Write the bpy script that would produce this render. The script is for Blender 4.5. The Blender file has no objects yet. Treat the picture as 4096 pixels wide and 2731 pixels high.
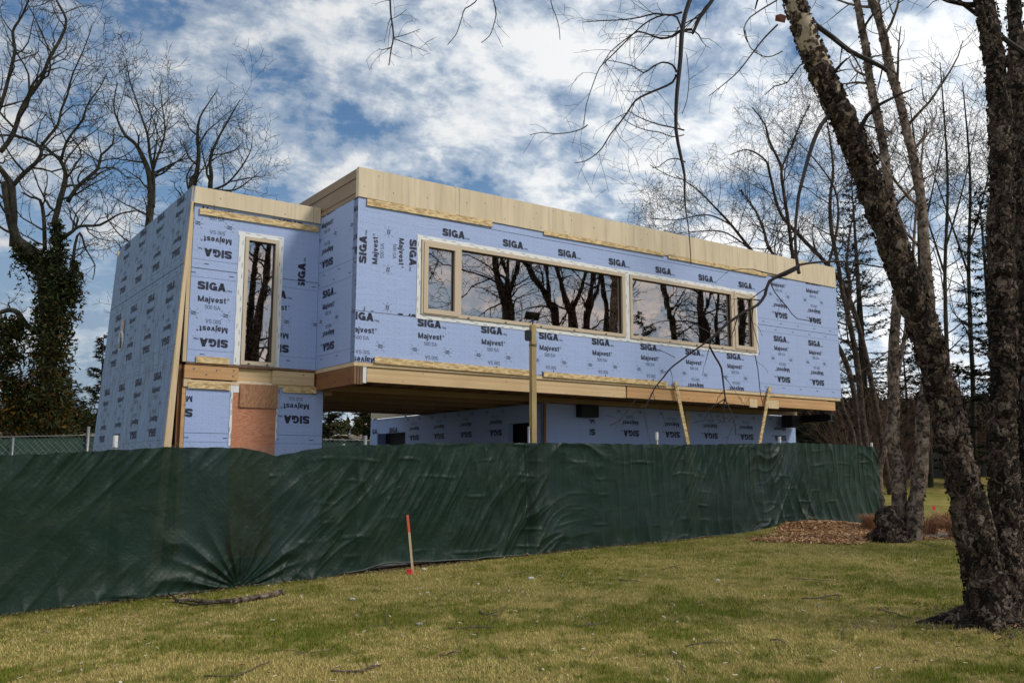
import bpy, bmesh, math, random
import numpy as np
from mathutils import Vector, Matrix, noise
R = math.radians
random.seed(7)
scene = bpy.context.scene
C = scene.collection

# ------------------------------------------------------------------ camera
FPX, PITCH, EYE = 3600.8, 0.1423, 1.6          # focal length in photo pixels, tilt, eye height
cam_d = bpy.data.cameras.new("camera"); cam = bpy.data.objects.new("camera", cam_d); C.objects.link(cam)
cam_d.sensor_width = 36.0; cam_d.lens = FPX / 4096 * 36.0; cam_d.clip_start = 0.05; cam_d.clip_end = 2000
cam.location = (0, 0, EYE); cam.rotation_euler = (R(90) + PITCH, 0, 0)
scene.camera = cam

# ------------------------------------------------------------------ sun, sky, exposure
SUN_EL, SUN_DIR = R(44), Vector((0.93, -0.36, 0)).normalized()
sun_d = bpy.data.lights.new("sun", 'SUN'); sun_d.energy = 2.2; sun_d.angle = R(11); sun_d.color = (1, 0.95, 0.87)
sun = bpy.data.objects.new("sun", sun_d); C.objects.link(sun)
sv = Vector((SUN_DIR.x * math.cos(SUN_EL), SUN_DIR.y * math.cos(SUN_EL), math.sin(SUN_EL)))
sun.rotation_euler = sv.to_track_quat('Z', 'Y').to_euler()
scene.view_settings.view_transform = 'Standard'; scene.view_settings.look = 'None'
scene.view_settings.exposure = 0.0; scene.view_settings.gamma = 1.0

class NT:
    """small helper to wire node trees"""
    def __init__(s, tree): s.t = tree; s.n = tree.nodes; s.l = tree.links
    def new(s, typ, **kw):
        n = s.n.new(typ)
        for k, v in kw.items():
            if k.startswith('i_'):
                key = k[2:].replace('_', ' ')
                n.inputs[int(key) if key.isdigit() else key].default_value = v
            else: setattr(n, k, v)
        return n
    def link(s, a, b): s.l.new(a, b)
    def math(s, op, a, b=None, clamp=False):
        n = s.n.new('ShaderNodeMath'); n.operation = op; n.use_clamp = clamp
        for i, v in enumerate((a, b)):
            if v is None: continue
            if isinstance(v, (int, float)): n.inputs[i].default_value = v
            else: s.l.new(v, n.inputs[i])
        return n.outputs[0]
    def ramp(s, fac, stops, interp='LINEAR'):
        n = s.n.new('ShaderNodeValToRGB'); cr = n.color_ramp; cr.interpolation = interp
        while len(cr.elements) < len(stops): cr.elements.new(0.5)
        for e, (p, c) in zip(cr.elements, stops):
            e.position = p; e.color = (c, c, c, 1) if isinstance(c, (int, float)) else (*c, 1)
        s.l.new(fac, n.inputs[0]); return n.outputs[0]
    def mix(s, fac, a, b, mode='MIX'):
        n = s.n.new('ShaderNodeMix'); n.data_type = 'RGBA'; n.blend_type = mode
        for i, v in ((0, fac), (6, a), (7, b)):
            if isinstance(v, (int, float)): n.inputs[i].default_value = v
            elif isinstance(v, tuple): n.inputs[i].default_value = (*v, 1)
            else: s.l.new(v, n.inputs[i])
        return n.outputs[2]
    def noise(s, vec, scale, detail=4, rough=0.55, dist=0.0):
        n = s.n.new('ShaderNodeTexNoise'); n.inputs['Scale'].default_value = scale
        n.inputs['Detail'].default_value = detail; n.inputs['Roughness'].default_value = rough
        n.inputs['Distortion'].default_value = dist
        if vec is not None: s.l.new(vec, n.inputs['Vector'])
        return n.outputs[0]
    def mapping(s, vec, scale=(1, 1, 1), rot=(0, 0, 0), loc=(0, 0, 0)):
        n = s.n.new('ShaderNodeMapping'); n.inputs['Scale'].default_value = scale
        n.inputs['Rotation'].default_value = rot; n.inputs['Location'].default_value = loc
        s.l.new(vec, n.inputs['Vector']); return n.outputs[0]

w = bpy.data.worlds.new("World"); scene.world = w; w.use_nodes = True
nt = NT(w.node_tree); nt.n.clear()
wo = nt.new('ShaderNodeOutputWorld'); bg = nt.new('ShaderNodeBackground'); bg.inputs['Strength'].default_value = 1.0
sky = nt.new('ShaderNodeTexSky', sky_type='NISHITA', sun_disc=False, sun_elevation=SUN_EL,
             sun_rotation=math.atan2(SUN_DIR.x, SUN_DIR.y), air_density=1.0, dust_density=0.6, ozone_density=2.0)
bg_sky = nt.new('ShaderNodeBackground'); bg_sky.inputs['Strength'].default_value = 0.10
nt.link(nt.mix(1.0, sky.outputs[0], (.60, .88, 1.04), 'MULTIPLY'), bg_sky.inputs[0])
tc = nt.new('ShaderNodeTexCoord'); sep = nt.new('ShaderNodeSeparateXYZ'); nt.link(tc.outputs['Generated'], sep.inputs[0])
zz = nt.math('ADD', nt.math('MAXIMUM', sep.outputs[2], 0.0), 0.42)
cmb = nt.new('ShaderNodeCombineXYZ')
nt.link(nt.math('DIVIDE', sep.outputs[0], zz), cmb.inputs[0]); nt.link(nt.math('DIVIDE', sep.outputs[1], zz), cmb.inputs[1])
cv = nt.mapping(cmb.outputs[0], scale=(1.25, 1.25, 1), rot=(0, 0, R(-24)), loc=(2.1, 0.9, 0))
big = nt.noise(cv, 1.1, 3, 0.5, 0.3)
med = nt.noise(cv, 4.0, 10, 0.60, 0.15)
fine = nt.noise(nt.mapping(cv, scale=(1, 1.2, 1)), 14, 8, 0.62, 0.2)
# more cloud towards +x (the brighter half of the sky)
bias = nt.math('MULTIPLY', nt.math('MULTIPLY', sep.outputs[0], 0.10), nt.math('MULTIPLY', sep.outputs[1], 1.4, True))
dens = nt.math('ADD', nt.math('ADD', nt.math('MULTIPLY', big, 0.22), nt.math('MULTIPLY', med, 0.93)), nt.math('ADD', nt.math('MULTIPLY', fine, 0.22), bias))
mask = nt.ramp(dens, [(0.0, 0.0), (0.555, 0.10), (0.635, 0.62), (0.735, 1.0)], 'EASE')
hor = nt.ramp(sep.outputs[2], [(0.0, 1.0), (0.14, 0.9), (0.36, 0.0)])
mask2 = nt.math('MAXIMUM', mask, nt.math('MULTIPLY', hor, 0.92))
ccol = nt.ramp(nt.math('ADD', dens, nt.math('MULTIPLY', nt.math('SUBTRACT', fine, 0.5), 0.45)), [(0.56, (0.40, 0.50, 0.63)), (0.67, (0.62, 0.70, 0.80)), (0.80, (0.95, 0.965, 0.98))])
gain = nt.math('ADD', nt.math('MULTIPLY', nt.math('MULTIPLY', sep.outputs[0], 0.45), nt.math('MULTIPLY', sep.outputs[1], 1.4, True)), 0.93)
bg_cl = nt.new('ShaderNodeBackground'); nt.link(ccol, bg_cl.inputs[0]); nt.link(gain, bg_cl.inputs[1])
mx = nt.new('ShaderNodeMixShader'); nt.link(mask2, mx.inputs[0]); nt.link(bg_sky.outputs[0], mx.inputs[1]); nt.link(bg_cl.outputs[0], mx.inputs[2])
nt.link(mx.outputs[0], wo.inputs[0]); nt.n.remove(bg)

# ------------------------------------------------------------------ geometry of the place
PSI = 0.9521
HA = (-2.5318, 14.3555)                              # near corner of the upper storey, on the ground plan
UX, UY = math.sin(PSI), math.cos(PSI)                # along the long facade
VX, VY = -math.cos(PSI), math.sin(PSI)               # into the house
HROT = math.atan2(UY, UX)
def hw(s, t, z): return Vector((HA[0] + s * UX + t * VX, HA[1] + s * UY + t * VY, z))
def ray(px, py):
    a = (px - 2048) / FPX; b = (1365.5 - py) / FPX
    return Vector((a, math.cos(PITCH) - math.sin(PITCH) * b, math.sin(PITCH) + math.cos(PITCH) * b))
def at(px, py, Y):                                   # point at forward distance Y metres
    d = ray(px, py); return Vector((0, 0, EYE)) + d * (Y / d.y)
def on_t(px, py, t):                                 # point on the plane parallel to the long facade
    d = ray(px, py); k = ((HA[0] + t * VX) * VX + (HA[1] + t * VY) * VY) / (d.x * VX + d.y * VY)
    q = d * k; return ((q.x - HA[0]) * UX + (q.y - HA[1]) * UY, q.z + EYE)
GP = [(-60, -1.2), (-20, -.5), (-5, -.12), (1.73, .0), (4.4, .1), (7.0, .2), (11.3, .30), (14.8, .38), (19.4, .42), (40, .6), (90, 1.0)]
def ground_z(x, y):
    p = x * .795 + y * .606
    z = GP[-1][1]
    for (a, za), (b, zb) in zip(GP, GP[1:]):
        if p < b:
            z = za + (zb - za) * max(0, (p - a)) / (b - a); break
    k = min(1, max(0, (y - 24) / 16)); z += 1.0 * k * k * (3 - 2 * k)
    d2 = ((x - 6.2) / 1.3) ** 2 + ((y - 18.9) / 0.8) ** 2; z += 0.17 * math.exp(-d2)       # mulch mound
    d2 = ((x - 4.7) ** 2 + (y - 8.2) ** 2) / 0.8; z += 0.10 * math.exp(-d2)                # swell round the big birch
    z += 0.02 * noise.noise(Vector((x * .5, y * .5, 3)))
    return z

# ------------------------------------------------------------------ mesh helpers
class MB:
    def __init__(s): s.v = []; s.f = []; s.m = []
    def add(s, vs, fs, mi=0):
        o = len(s.v); s.v.extend([tuple(p) for p in vs]); s.f.extend([tuple(i + o for i in f) for f in fs]); s.m.extend([mi] * len(fs))
    def box(s, x0, x1, y0, y1, z0, z1, mi=0):
        s.add([(x0, y0, z0), (x1, y0, z0), (x1, y1, z0), (x0, y1, z0), (x0, y0, z1), (x1, y0, z1), (x1, y1, z1), (x0, y1, z1)],
              [(0, 3, 2, 1), (4, 5, 6, 7), (0, 1, 5, 4), (1, 2, 6, 5), (2, 3, 7, 6), (3, 0, 4, 7)], mi)
    def prism(s, poly, axis, a, b, mi=0):
        """poly of 2-D points extruded along axis 'y' (points x,z) or 'x' (points y,z) or 'z' (points x,y)"""
        n = len(poly)
        mk = {'y': lambda p, q: (p[0], q, p[1]), 'x': lambda p, q: (q, p[0], p[1]), 'z': lambda p, q: (p[0], p[1], q)}[axis]
        s.add([mk(p, a) for p in poly] + [mk(p, b) for p in poly],
              [tuple(range(n)), tuple(range(2 * n - 1, n - 1, -1))] + [(i, (i + 1) % n, n + (i + 1) % n, n + i) for i in range(n)], mi)
    def tube(s, pts, rad, sides=6, mi=0, cap=True):
        pts = [Vector(p) for p in pts]; n = len(pts)
        if isinstance(rad, (int, float)): rad = [rad] * n
        t = (pts[1] - pts[0]).normalized()
        ref = Vector((0, 0, 1)) if abs(t.z) < .9 else Vector((1, 0, 0))
        e = t.cross(ref).normalized(); vs = []
        for i, p in enumerate(pts):
            if 0 < i < n - 1: t = (pts[i + 1] - pts[i - 1])
            elif i: t = pts[i] - pts[i - 1]
            t = t.normalized() if t.length > 1e-9 else Vector((0, 0, 1))
            e = (e - t * e.dot(t)); e = e.normalized() if e.length > 1e-6 else t.orthogonal().normalized()
            b = t.cross(e)
            for k in range(sides):
                a = 2 * math.pi * k / sides
                vs.append(p + (e * math.cos(a) + b * math.sin(a)) * rad[i])
        fs = [(i * sides + k, i * sides + (k + 1) % sides, (i + 1) * sides + (k + 1) % sides, (i + 1) * sides + k) for i in range(n - 1) for k in range(sides)]
        if cap: fs += [tuple(range(sides - 1, -1, -1)), tuple((n - 1) * sides + k for k in range(sides))]
        s.add(vs, fs, mi)
    def build(s, name, mats, parent=None, smooth=False, bevel=0):
        me = bpy.data.meshes.new(name); me.from_pydata(s.v, [], s.f)
        if not isinstance(mats, (list, tuple)): mats = [mats]
        for m in mats: me.materials.append(m)
        if len(mats) > 1: me.polygons.foreach_set('material_index', s.m)
        if smooth: me.polygons.foreach_set('use_smooth', [True] * len(me.polygons))
        me.update()
        o = bpy.data.objects.new(name, me); C.objects.link(o)
        if parent is not None: o.parent = parent
        if bevel:
            bv = o.modifiers.new('bevel', 'BEVEL'); bv.width = bevel; bv.segments = 1; bv.limit_method = 'ANGLE'
        return o
def bulk(name, verts, faces_n, mats, parent=None, col=None, smooth=False):
    """verts (N,3) array, all faces with faces_n corners in order; optional per-vertex colour array"""
    me = bpy.data.meshes.new(name); n = len(verts); nf = n // faces_n
    me.vertices.add(n); me.vertices.foreach_set('co', np.asarray(verts, dtype=np.float32).ravel())
    me.loops.add(n); me.loops.foreach_set('vertex_index', np.arange(n, dtype=np.int32))
    me.polygons.add(nf); me.polygons.foreach_set('loop_start', np.arange(0, n, faces_n, dtype=np.int32))
    me.polygons.foreach_set('loop_total', np.full(nf, faces_n, dtype=np.int32))
    if col is not None:
        at_ = me.color_attributes.new('tint', 'FLOAT_COLOR', 'POINT'); c4 = np.ones((n, 4), dtype=np.float32); c4[:, :3] = col
        at_.data.foreach_set('color', c4.ravel())
    me.materials.append(mats); me.update(); me.validate()
    o = bpy.data.objects.new(name, me); C.objects.link(o)
    if parent is not None: o.parent = parent
    return o
def empty(name, loc=(0, 0, 0), rz=0):
    o = bpy.data.objects.new(name, None); C.objects.link(o); o.location = loc; o.rotation_euler = (0, 0, rz); o.empty_display_size = .2; return o
def tag(o, label=None, cat=None, group=None, kind=None):
    if label: o['label'] = label
    if cat: o['category'] = cat
    if group: o['group'] = group
    if kind: o['kind'] = kind
    return o

# ------------------------------------------------------------------ materials
def mat(name):
    m = bpy.data.materials.new(name); m.use_nodes = True; t = NT(m.node_tree)
    b = t.n['Principled BSDF']; co = t.new('ShaderNodeTexCoord').outputs['Object']
    return m, t, b, co
def setc(t, b, c):
    if isinstance(c, tuple): b.inputs['Base Color'].default_value = (*c, 1)
    else: t.link(c, b.inputs['Base Color'])
def bump(t, b, h, strength=.3, dist=.01):
    n = t.new('ShaderNodeBump'); n.inputs['Strength'].default_value = strength; n.inputs['Distance'].default_value = dist
    t.link(h, n.inputs['Height']); t.link(n.outputs[0], b.inputs['Normal'])
def plain(name, c, rough=.6, metal=0, var=.15, scale=6):
    m, t, b, co = mat(name)
    n = t.noise(co, scale, 5)
    setc(t, b, t.mix(n, tuple(x * (1 - var) for x in c), tuple(min(1, x * (1 + var)) for x in c)))
    b.inputs['Roughness'].default_value = rough; b.inputs['Metallic'].default_value = metal
    bump(t, b, t.noise(co, scale * 8, 3), .15, .004)
    return m
def membrane(name, shade_dirt=0.0):
    m, t, b, co = mat(name)
    k_ = .60 if shade_dirt else 1.0  # evenly darker tone paints in the leaning wall's shade, besides the grime
    base = t.mix(t.noise(co, 1.2, 4), ((.235 if shade_dirt else .315) * k_, .415 * k_, .655 * k_), ((.30 if shade_dirt else .37) * k_, .46 * k_, .76 * k_))
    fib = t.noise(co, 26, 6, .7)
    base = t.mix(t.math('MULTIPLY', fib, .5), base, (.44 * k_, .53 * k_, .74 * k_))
    sp = t.new('ShaderNodeSeparateXYZ'); t.link(co, sp.inputs[0])
    h = t.math('ADD', sp.outputs[0], sp.outputs[1]); z = sp.outputs[2]
    def near(v, pitch, width, off=0.0):
        f = t.math('FRACT', t.math('ADD', t.math('DIVIDE', v, pitch), off))
        return t.math('LESS_THAN', t.math('ABSOLUTE', t.math('SUBTRACT', f, .5)), width / pitch)
    dots = t.math('MULTIPLY', near(h, .107, .006), near(z, .1, .006))
    dash = t.math('MULTIPLY', near(h, .321, .0022, .2), near(z, .06, .018))
    pr = t.math('MAXIMUM', t.math('MULTIPLY', dots, .5), t.math('MULTIPLY', dash, .38))
    base = t.mix(pr, base, (.05, .06, .12))
    if shade_dirt:
        st = t.noise(t.mapping(co, scale=(1, 3.2, .55)), 2.6, 8, .68)
        st = t.ramp(st, [(.42, 0), (.55, 1)])
        sm = t.noise(t.mapping(co, scale=(1, 9, 1.2)), 3.5, 6, .7)
        sm = t.ramp(sm, [(.47, 0), (.57, 1)])
        base = t.mix(t.math('MULTIPLY', t.math('MULTIPLY', st, sm), shade_dirt), base, (.075, .07, .085))
    setc(t, b, base); b.inputs['Roughness'].default_value = .55
    bump(t, b, t.math('ADD', t.math('ADD', t.noise(co, 2.2, 4, .6, 1.0), t.math('MULTIPLY', t.noise(t.mapping(co, scale=(.5, .5, 2.2)), 3.5, 3, .5, 1.5), .6)), t.math('MULTIPLY', fib, .08)), .22, .03)
    return m
M = {}
M['membrane'] = membrane('blue_membrane'); M['membrane_shaded_dirty'] = membrane('blue_membrane_shaded_scuffed', .8)
M['ink'] = plain('printing_ink', (.018, .022, .05), .6, 0, .3, 30)
def wood(name, light, dark, axis, knots=.0, rough=.65, plank=0.0, scale=14, seams=None):
    """axis = grain direction in object space"""
    m, t, b, co = mat(name)
    sc = {'x': (.06, 1, 1), 'y': (1, .06, 1), 'z': (1, 1, .06)}[axis]
    g = t.noise(t.mapping(co, scale=sc), scale, 7, .62, .6)
    g2 = t.noise(t.mapping(co, scale=tuple(.25 if q == 1 else q for q in sc)), scale, 4, .5, .2)
    c = t.mix(t.ramp(g, [(.38, 0), (.62, 1)]), light, tuple(.72 * l + .28 * d for l, d in zip(light, dark)))
    c = t.mix(t.ramp(g2, [(.35, 0), (.75, .8)]), c, dark)
    if axis == 'z': c = t.mix(t.ramp(t.noise(t.mapping(co, scale=(7, 7, .35)), 2.2, 5, .65), [(.52, 0), (.72, .5)]), c, tuple(x * .55 for x in dark))
    if plank:
        sp = t.new('ShaderNodeSeparateXYZ'); t.link(co, sp.inputs[0])
        hcoord = sp.outputs[0] if axis == 'z' else sp.outputs[2]
        idx = t.math('FLOOR', t.math('DIVIDE', hcoord, plank))
        wn = t.new('ShaderNodeTexWhiteNoise', noise_dimensions='1D'); t.link(idx, wn.inputs['W'])
        c = t.mix(t.math('MULTIPLY', wn.outputs[0], .20 if axis == 'z' else .34), c, tuple(l * .62 for l in dark))
        fr = t.math('FRACT', t.math('DIVIDE', hcoord, plank))
        c = t.mix(t.math('MULTIPLY', t.math('LESS_THAN', fr, .012), .15 if axis == 'z' else .35), c, (.05, .03, .02))
        if seams:
            f2 = t.math('FRACT', t.math('DIVIDE', t.math('ADD', hcoord, seams[1]), seams[0]))
            c = t.mix(t.math('MULTIPLY', t.math('LESS_THAN', f2, .006 / seams[0]), .8), c, (.02, .012, .008))
    if knots:
        vo = t.new('ShaderNodeTexVoronoi', feature='F1'); vo.inputs['Scale'].default_value = 4.5
        t.link(t.mapping(co, scale={'x': (.7, 1, 1.3), 'y': (1, .7, 1.3), 'z': (1.3, 1, .8)}[axis]), vo.inputs['Vector'])
        k = t.math('LESS_THAN', t.math('ADD', vo.outputs['Distance'], t.math('MULTIPLY', t.noise(co, 30, 2), .06)), .075 + knots * .03)
        c = t.mix(t.math('MULTIPLY', k, .85), c, (.07, .035, .015))
        vo2 = t.new('ShaderNodeTexVoronoi', feature='F1'); vo2.inputs['Scale'].default_value = 7.5; t.link(co, vo2.inputs['Vector'])
        sp2 = t.new('ShaderNodeSeparateXYZ'); t.link(vo2.outputs['Color'], sp2.inputs[0])
        k2 = t.math('MULTIPLY', t.math('LESS_THAN', vo2.outputs['Distance'], .09), t.math('GREATER_THAN', sp2.outputs[0], .45))
        c = t.mix(t.math('MULTIPLY', k2, .75), c, (.08, .045, .02))
    setc(t, b, c); b.inputs['Roughness'].default_value = rough
    bump(t, b, g, .25, .004)
    return m
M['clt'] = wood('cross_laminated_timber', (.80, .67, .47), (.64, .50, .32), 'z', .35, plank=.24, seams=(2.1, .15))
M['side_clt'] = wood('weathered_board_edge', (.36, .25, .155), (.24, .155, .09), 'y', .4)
M['glulam'] = wood('glulam', (.74, .54, .30), (.56, .37, .18), 'x', .5, plank=.045)
M['glulam_orange'] = wood('glulam_orange', (.68, .40, .18), (.50, .26, .10), 'x', .6, plank=.045)
M['lvl'] = wood('veneer_lumber', (.30, .125, .04), (.17, .065, .02), 'y', .2)
M['lvl_end'] = wood('veneer_lumber_edge', (.24, .13, .06), (.08, .04, .02), 'z', 0, scale=40)
M['stud'] = wood('fir_stud', (.74, .57, .35), (.58, .42, .23), 'z', .4)
M['joist'] = wood('joist_timber', (.42, .27, .14), (.28, .17, .085), 'y', .2)
M['beam_dark'] = wood('beam_timber', (.46, .30, .16), (.30, .19, .095), 'x', .2)
M['post'] = wood('treated_post', (.50, .37, .16), (.26, .17, .07), 'z', .2, scale=30)
def osb(name, dark=(.42, .27, .11), light=(.80, .60, .31)):
    m, t, b, co = mat(name)
    acc = None
    for i, (r_, sc) in enumerate(((R(20), 46), (R(-35), 52), (R(80), 42))):
        vo = t.new('ShaderNodeTexVoronoi', feature='F1'); vo.inputs['Scale'].default_value = sc
        t.link(t.mapping(co, scale=(.28, .28, 1), rot=(0, r_, 0), loc=(i * 3.1, 0, i)), vo.inputs['Vector'])
        wn = t.new('ShaderNodeSeparateXYZ'); t.link(vo.outputs['Color'], wn.inputs[0])
        acc = wn.outputs[0] if acc is None else t.mix(.5, acc, wn.outputs[0])
    c = t.ramp(acc, [(.25, dark), (.5, tuple((a + b_) / 2 for a, b_ in zip(dark, light))), (.75, light)])
    setc(t, b, c); b.inputs['Roughness'].default_value = .6; bump(t, b, acc, .4, .004)
    return m
M['osb'] = osb('oriented_strand_board')
def plywood(name, a, b_, rot=0):
    m, t, b, co = mat(name)
    v = t.mapping(co, scale=(1.0, 1, .5) if rot else (.45, 1, 2.2))
    n = t.noise(v, 2.2, 3, .5, .8)
    wv = t.math('FRACT', t.math('MULTIPLY', n, 13.0))
    c = t.mix(t.ramp(wv, [(0, 0), (.5, .8), (.8, .2), (1, 0)]), a, b_)
    fine_ = t.noise(t.mapping(co, scale=(.2, 1, 2) if not rot else (2, 1, .2)), 30, 5)
    c = t.mix(t.math('MULTIPLY', fine_, .45), c, tuple(x * .6 for x in b_))
    setc(t, b, c); b.inputs['Roughness'].default_value = .6; return m
M['ply_red'] = plywood('red_plywood', (.66, .29, .155), (.42, .15, .07))
M['ply_fir'] = plywood('fir_plywood', (.50, .26, .13), (.30, .125, .05), 1)
M['tape_ink'] = plain('grey_printing', (.26, .27, .30), .6)
M['tape'] = plain('white_tape', (.80, .80, .78), .45, 0, .05, 12)
M['frame'] = plain('bronze_window_frame', (.60, .48, .345), .38, 0, .04, 3)
M['gasket'] = plain('black_gasket', (.012, .012, .012), .5)
M['dark'] = plain('painted_room_dark', (.02, .016, .014), .8)  # near-black colour standing in for the darkness of unlit rooms
M['steel_black'] = plain('black_steel', (.006, .006, .007), .7, 0, .3)
M['galv'] = plain('galvanised_steel', (.22, .225, .225), .45, .6, .15, 20)
M['white_pipe'] = plain('white_plastic', (.72, .72, .70), .4)
M['black_plastic'] = plain('black_plastic', (.012, .013, .015), .3)
M['roofing'] = plain('roof_underlay', (.10, .10, .11), .8)
def glass_mat():
    m, t, b, co = mat('tinted_reflective_glass')
    b.inputs['Base Color'].default_value = (.50, .425, .39, 1); b.inputs['Metallic'].default_value = 1.0
    b.inputs['Roughness'].default_value = .012
    n = t.noise(t.mapping(co, scale=(1.6, 1, .9)), 1.5, 2, .4)
    n2 = t.noise(t.mapping(co, scale=(9, 1, .7)), 1.2, 2, .4)
    bump(t, b, t.math('ADD', n, t.math('MULTIPLY', n2, .12)), .035, .02)
    return m
M['glass'] = glass_mat()
def screen_mat(name, c1, c2, transp=.022, rough=.42):
    m, t, b, co = mat(name)
    big_ = t.noise(co, .7, 4); stain = t.ramp(t.noise(t.mapping(co, scale=(1, 1, 1.5)), 1.7, 6, .65), [(.5, 0), (.75, 1)])
    c = t.mix(big_, c1, c2); c = t.mix(t.math('MULTIPLY', stain, .30), c, (.050, .065, .038))
    setc(t, b, c); b.inputs['Roughness'].default_value = rough
    b.inputs['Specular IOR Level'].default_value = .32
    wv = t.noise(t.mapping(co, scale=(1, 1, 9)), 60, 2)
    cr = t.noise(co, 7, 7, .62, 1.2)
    sp = t.new('ShaderNodeSeparateXYZ'); t.link(co, sp.inputs[0]); lat = None
    for sg in (1, -1):
        q_ = t.math('FRACT', t.math('DIVIDE', t.math('ADD', sp.outputs[0], t.math('MULTIPLY', sp.outputs[2], sg)), .075)); l_ = t.math('LESS_THAN', q_, .09); lat = l_ if lat is None else t.math('MAXIMUM', lat, l_)
    lat = t.math('MULTIPLY', lat, t.ramp(t.noise(co, .45, 3), [(.42, 0), (.56, 1)]))
    c = t.mix(t.math('MULTIPLY', lat, .75), c, (.001, .004, .003)); setc(t, b, c)
    seam = t.math('LESS_THAN', t.math('FRACT', t.math('DIVIDE', sp.outputs[0], 2.26)), .012)
    bump(t, b, t.math('ADD', t.math('ADD', t.math('MULTIPLY', wv, .10), cr), t.math('ADD', t.math('MULTIPLY', lat, .10), t.math('MULTIPLY', seam, .5))), .6, .018)
    tr = t.new('ShaderNodeBsdfTransparent'); mxs = t.new('ShaderNodeMixShader'); mxs.inputs[0].default_value = transp
    out = t.n['Material Output']; t.link(b.outputs[0], mxs.inputs[1]); t.link(tr.outputs[0], mxs.inputs[2]); t.link(mxs.outputs[0], out.inputs[0])
    return m
M['screen'] = screen_mat('green_privacy_screen', (.003, .018, .010), (.006, .028, .016))
M['screen_back'] = screen_mat('green_screen_behind', (.012, .045, .030), (.018, .055, .035), .02, .6)
def bark(name, stops, scale=9, band=.35, bstr=.9, bd=.03):
    m, t, b, co = mat(name)
    n = t.noise(t.mapping(co, scale=(1, 1, band)), scale, 8, .7, .8)
    n2 = t.noise(co, scale * .22, 4, .6)
    f = t.math('ADD', t.math('MULTIPLY', n, .7), t.math('MULTIPLY', n2, .3))
    setc(t, b, t.ramp(f, stops)); b.inputs['Roughness'].default_value = .85; b.inputs['Specular IOR Level'].default_value = .12
    bump(t, b, t.noise(t.mapping(co, scale=(1, 1, band * .8)), scale * 1.6, 8, .72), bstr, bd)
    return m
def bark_plates(name, dark, tan, pale, scale=15):
    m, t, b, co = mat(name)
    wc = t.new('ShaderNodeVectorMath', operation='ADD'); nz = t.new('ShaderNodeTexNoise'); nz.inputs['Scale'].default_value = 9; nz.inputs['Detail'].default_value = 5
    t.link(co, nz.inputs['Vector']); sc_ = t.new('ShaderNodeVectorMath', operation='SCALE'); sc_.inputs['Scale'].default_value = .24; t.link(nz.outputs['Color'], sc_.inputs[0])
    t.link(t.mapping(co, scale=(1, 1, .62)), wc.inputs[0]); t.link(sc_.outputs[0], wc.inputs[1])
    vo = t.new('ShaderNodeTexVoronoi', feature='F1'); vo.inputs['Scale'].default_value = scale; t.link(wc.outputs[0], vo.inputs['Vector'])
    ve = t.new('ShaderNodeTexVoronoi', feature='DISTANCE_TO_EDGE'); ve.inputs['Scale'].default_value = scale; t.link(wc.outputs[0], ve.inputs['Vector'])
    sp = t.new('ShaderNodeSeparateXYZ'); t.link(vo.outputs['Color'], sp.inputs[0])
    big_ = t.noise(co, 2.3, 5, .6)
    f = t.math('ADD', t.math('MULTIPLY', sp.outputs[0], .55), t.math('MULTIPLY', big_, .6))
    c = t.ramp(f, [(.34, dark), (.52, tuple((a + 2 * q) / 3 for a, q in zip(tan, dark))), (.62, tan), (.86, pale)])
    c = t.mix(t.math('MULTIPLY', t.noise(co, 40, 6, .7), .45), c, dark)
    c = t.mix(t.ramp(ve.outputs[0], [(.0, .8), (.07, 0)]), c, tuple(x * .4 for x in dark))
    setc(t, b, c); b.inputs['Roughness'].default_value = .9; b.inputs['Specular IOR Level'].default_value = .12
    hgt_ = t.math('ADD', t.math('MULTIPLY', t.ramp(ve.outputs[0], [(0, 0), (.16, 1)]), .7), t.math('ADD', t.math('MULTIPLY', sp.outputs[1], .5), t.math('MULTIPLY', t.noise(co, 30, 6, .7), .5)))
    bump(t, b, hgt_, 1.0, .03); return m
M['bark_near'] = bark_plates('shaggy_birch_bark', (.016, .012, .009), (.115, .080, .058), (.27, .205, .155), 20)
M['bark_pale'] = bark('pale_birch_bark', [(.38, (.016, .012, .009)), (.46, (.085, .062, .048)), (.53, (.23, .17, .13)), (.64, (.42, .335, .265))], 9, .8, 1.0, .04)
M['bark_flake'] = bark('bark_flakes', [(.38, (.012, .009, .007)), (.50, (.055, .038, .028)), (.60, (.12, .09, .068)), (.70, (.22, .175, .135))], 9, .8, .4, .01)
M['bark_bare'] = bark('bare_cream_bark', [(.36, (.05, .035, .02)), (.42, (.34, .26, .18)), (.60, (.46, .37, .27)), (.70, (.30, .20, .13))], 5, 2.5, .3, .01)
M['bounce_cut_soil'] = plain('added_dark_soil', (.10, .075, .05), .95, 0, .4, 2)  # dark tone picked to lower the light bounced onto the ground floor
M['bark_grey'] = bark('grey_bark', [(.35, (.012, .011, .008)), (.5, (.038, .034, .024)), (.65, (.085, .078, .055))], 8, .3)
M['twig'] = plain('twig', (.022, .015, .015), .8, 0, .3, 3)
M['twig_grey'] = plain('grey_twig', (.022, .019, .014), .8, 0, .35, 3)
M['twig_red'] = plain('birch_twig', (.030, .019, .016), .8, 0, .3, 3)
M['stick'] = bark('fallen_wood', [(.3, (.05, .04, .03)), (.5, (.14, .11, .085)), (.7, (.30, .27, .23))], 14, 1)
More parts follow.
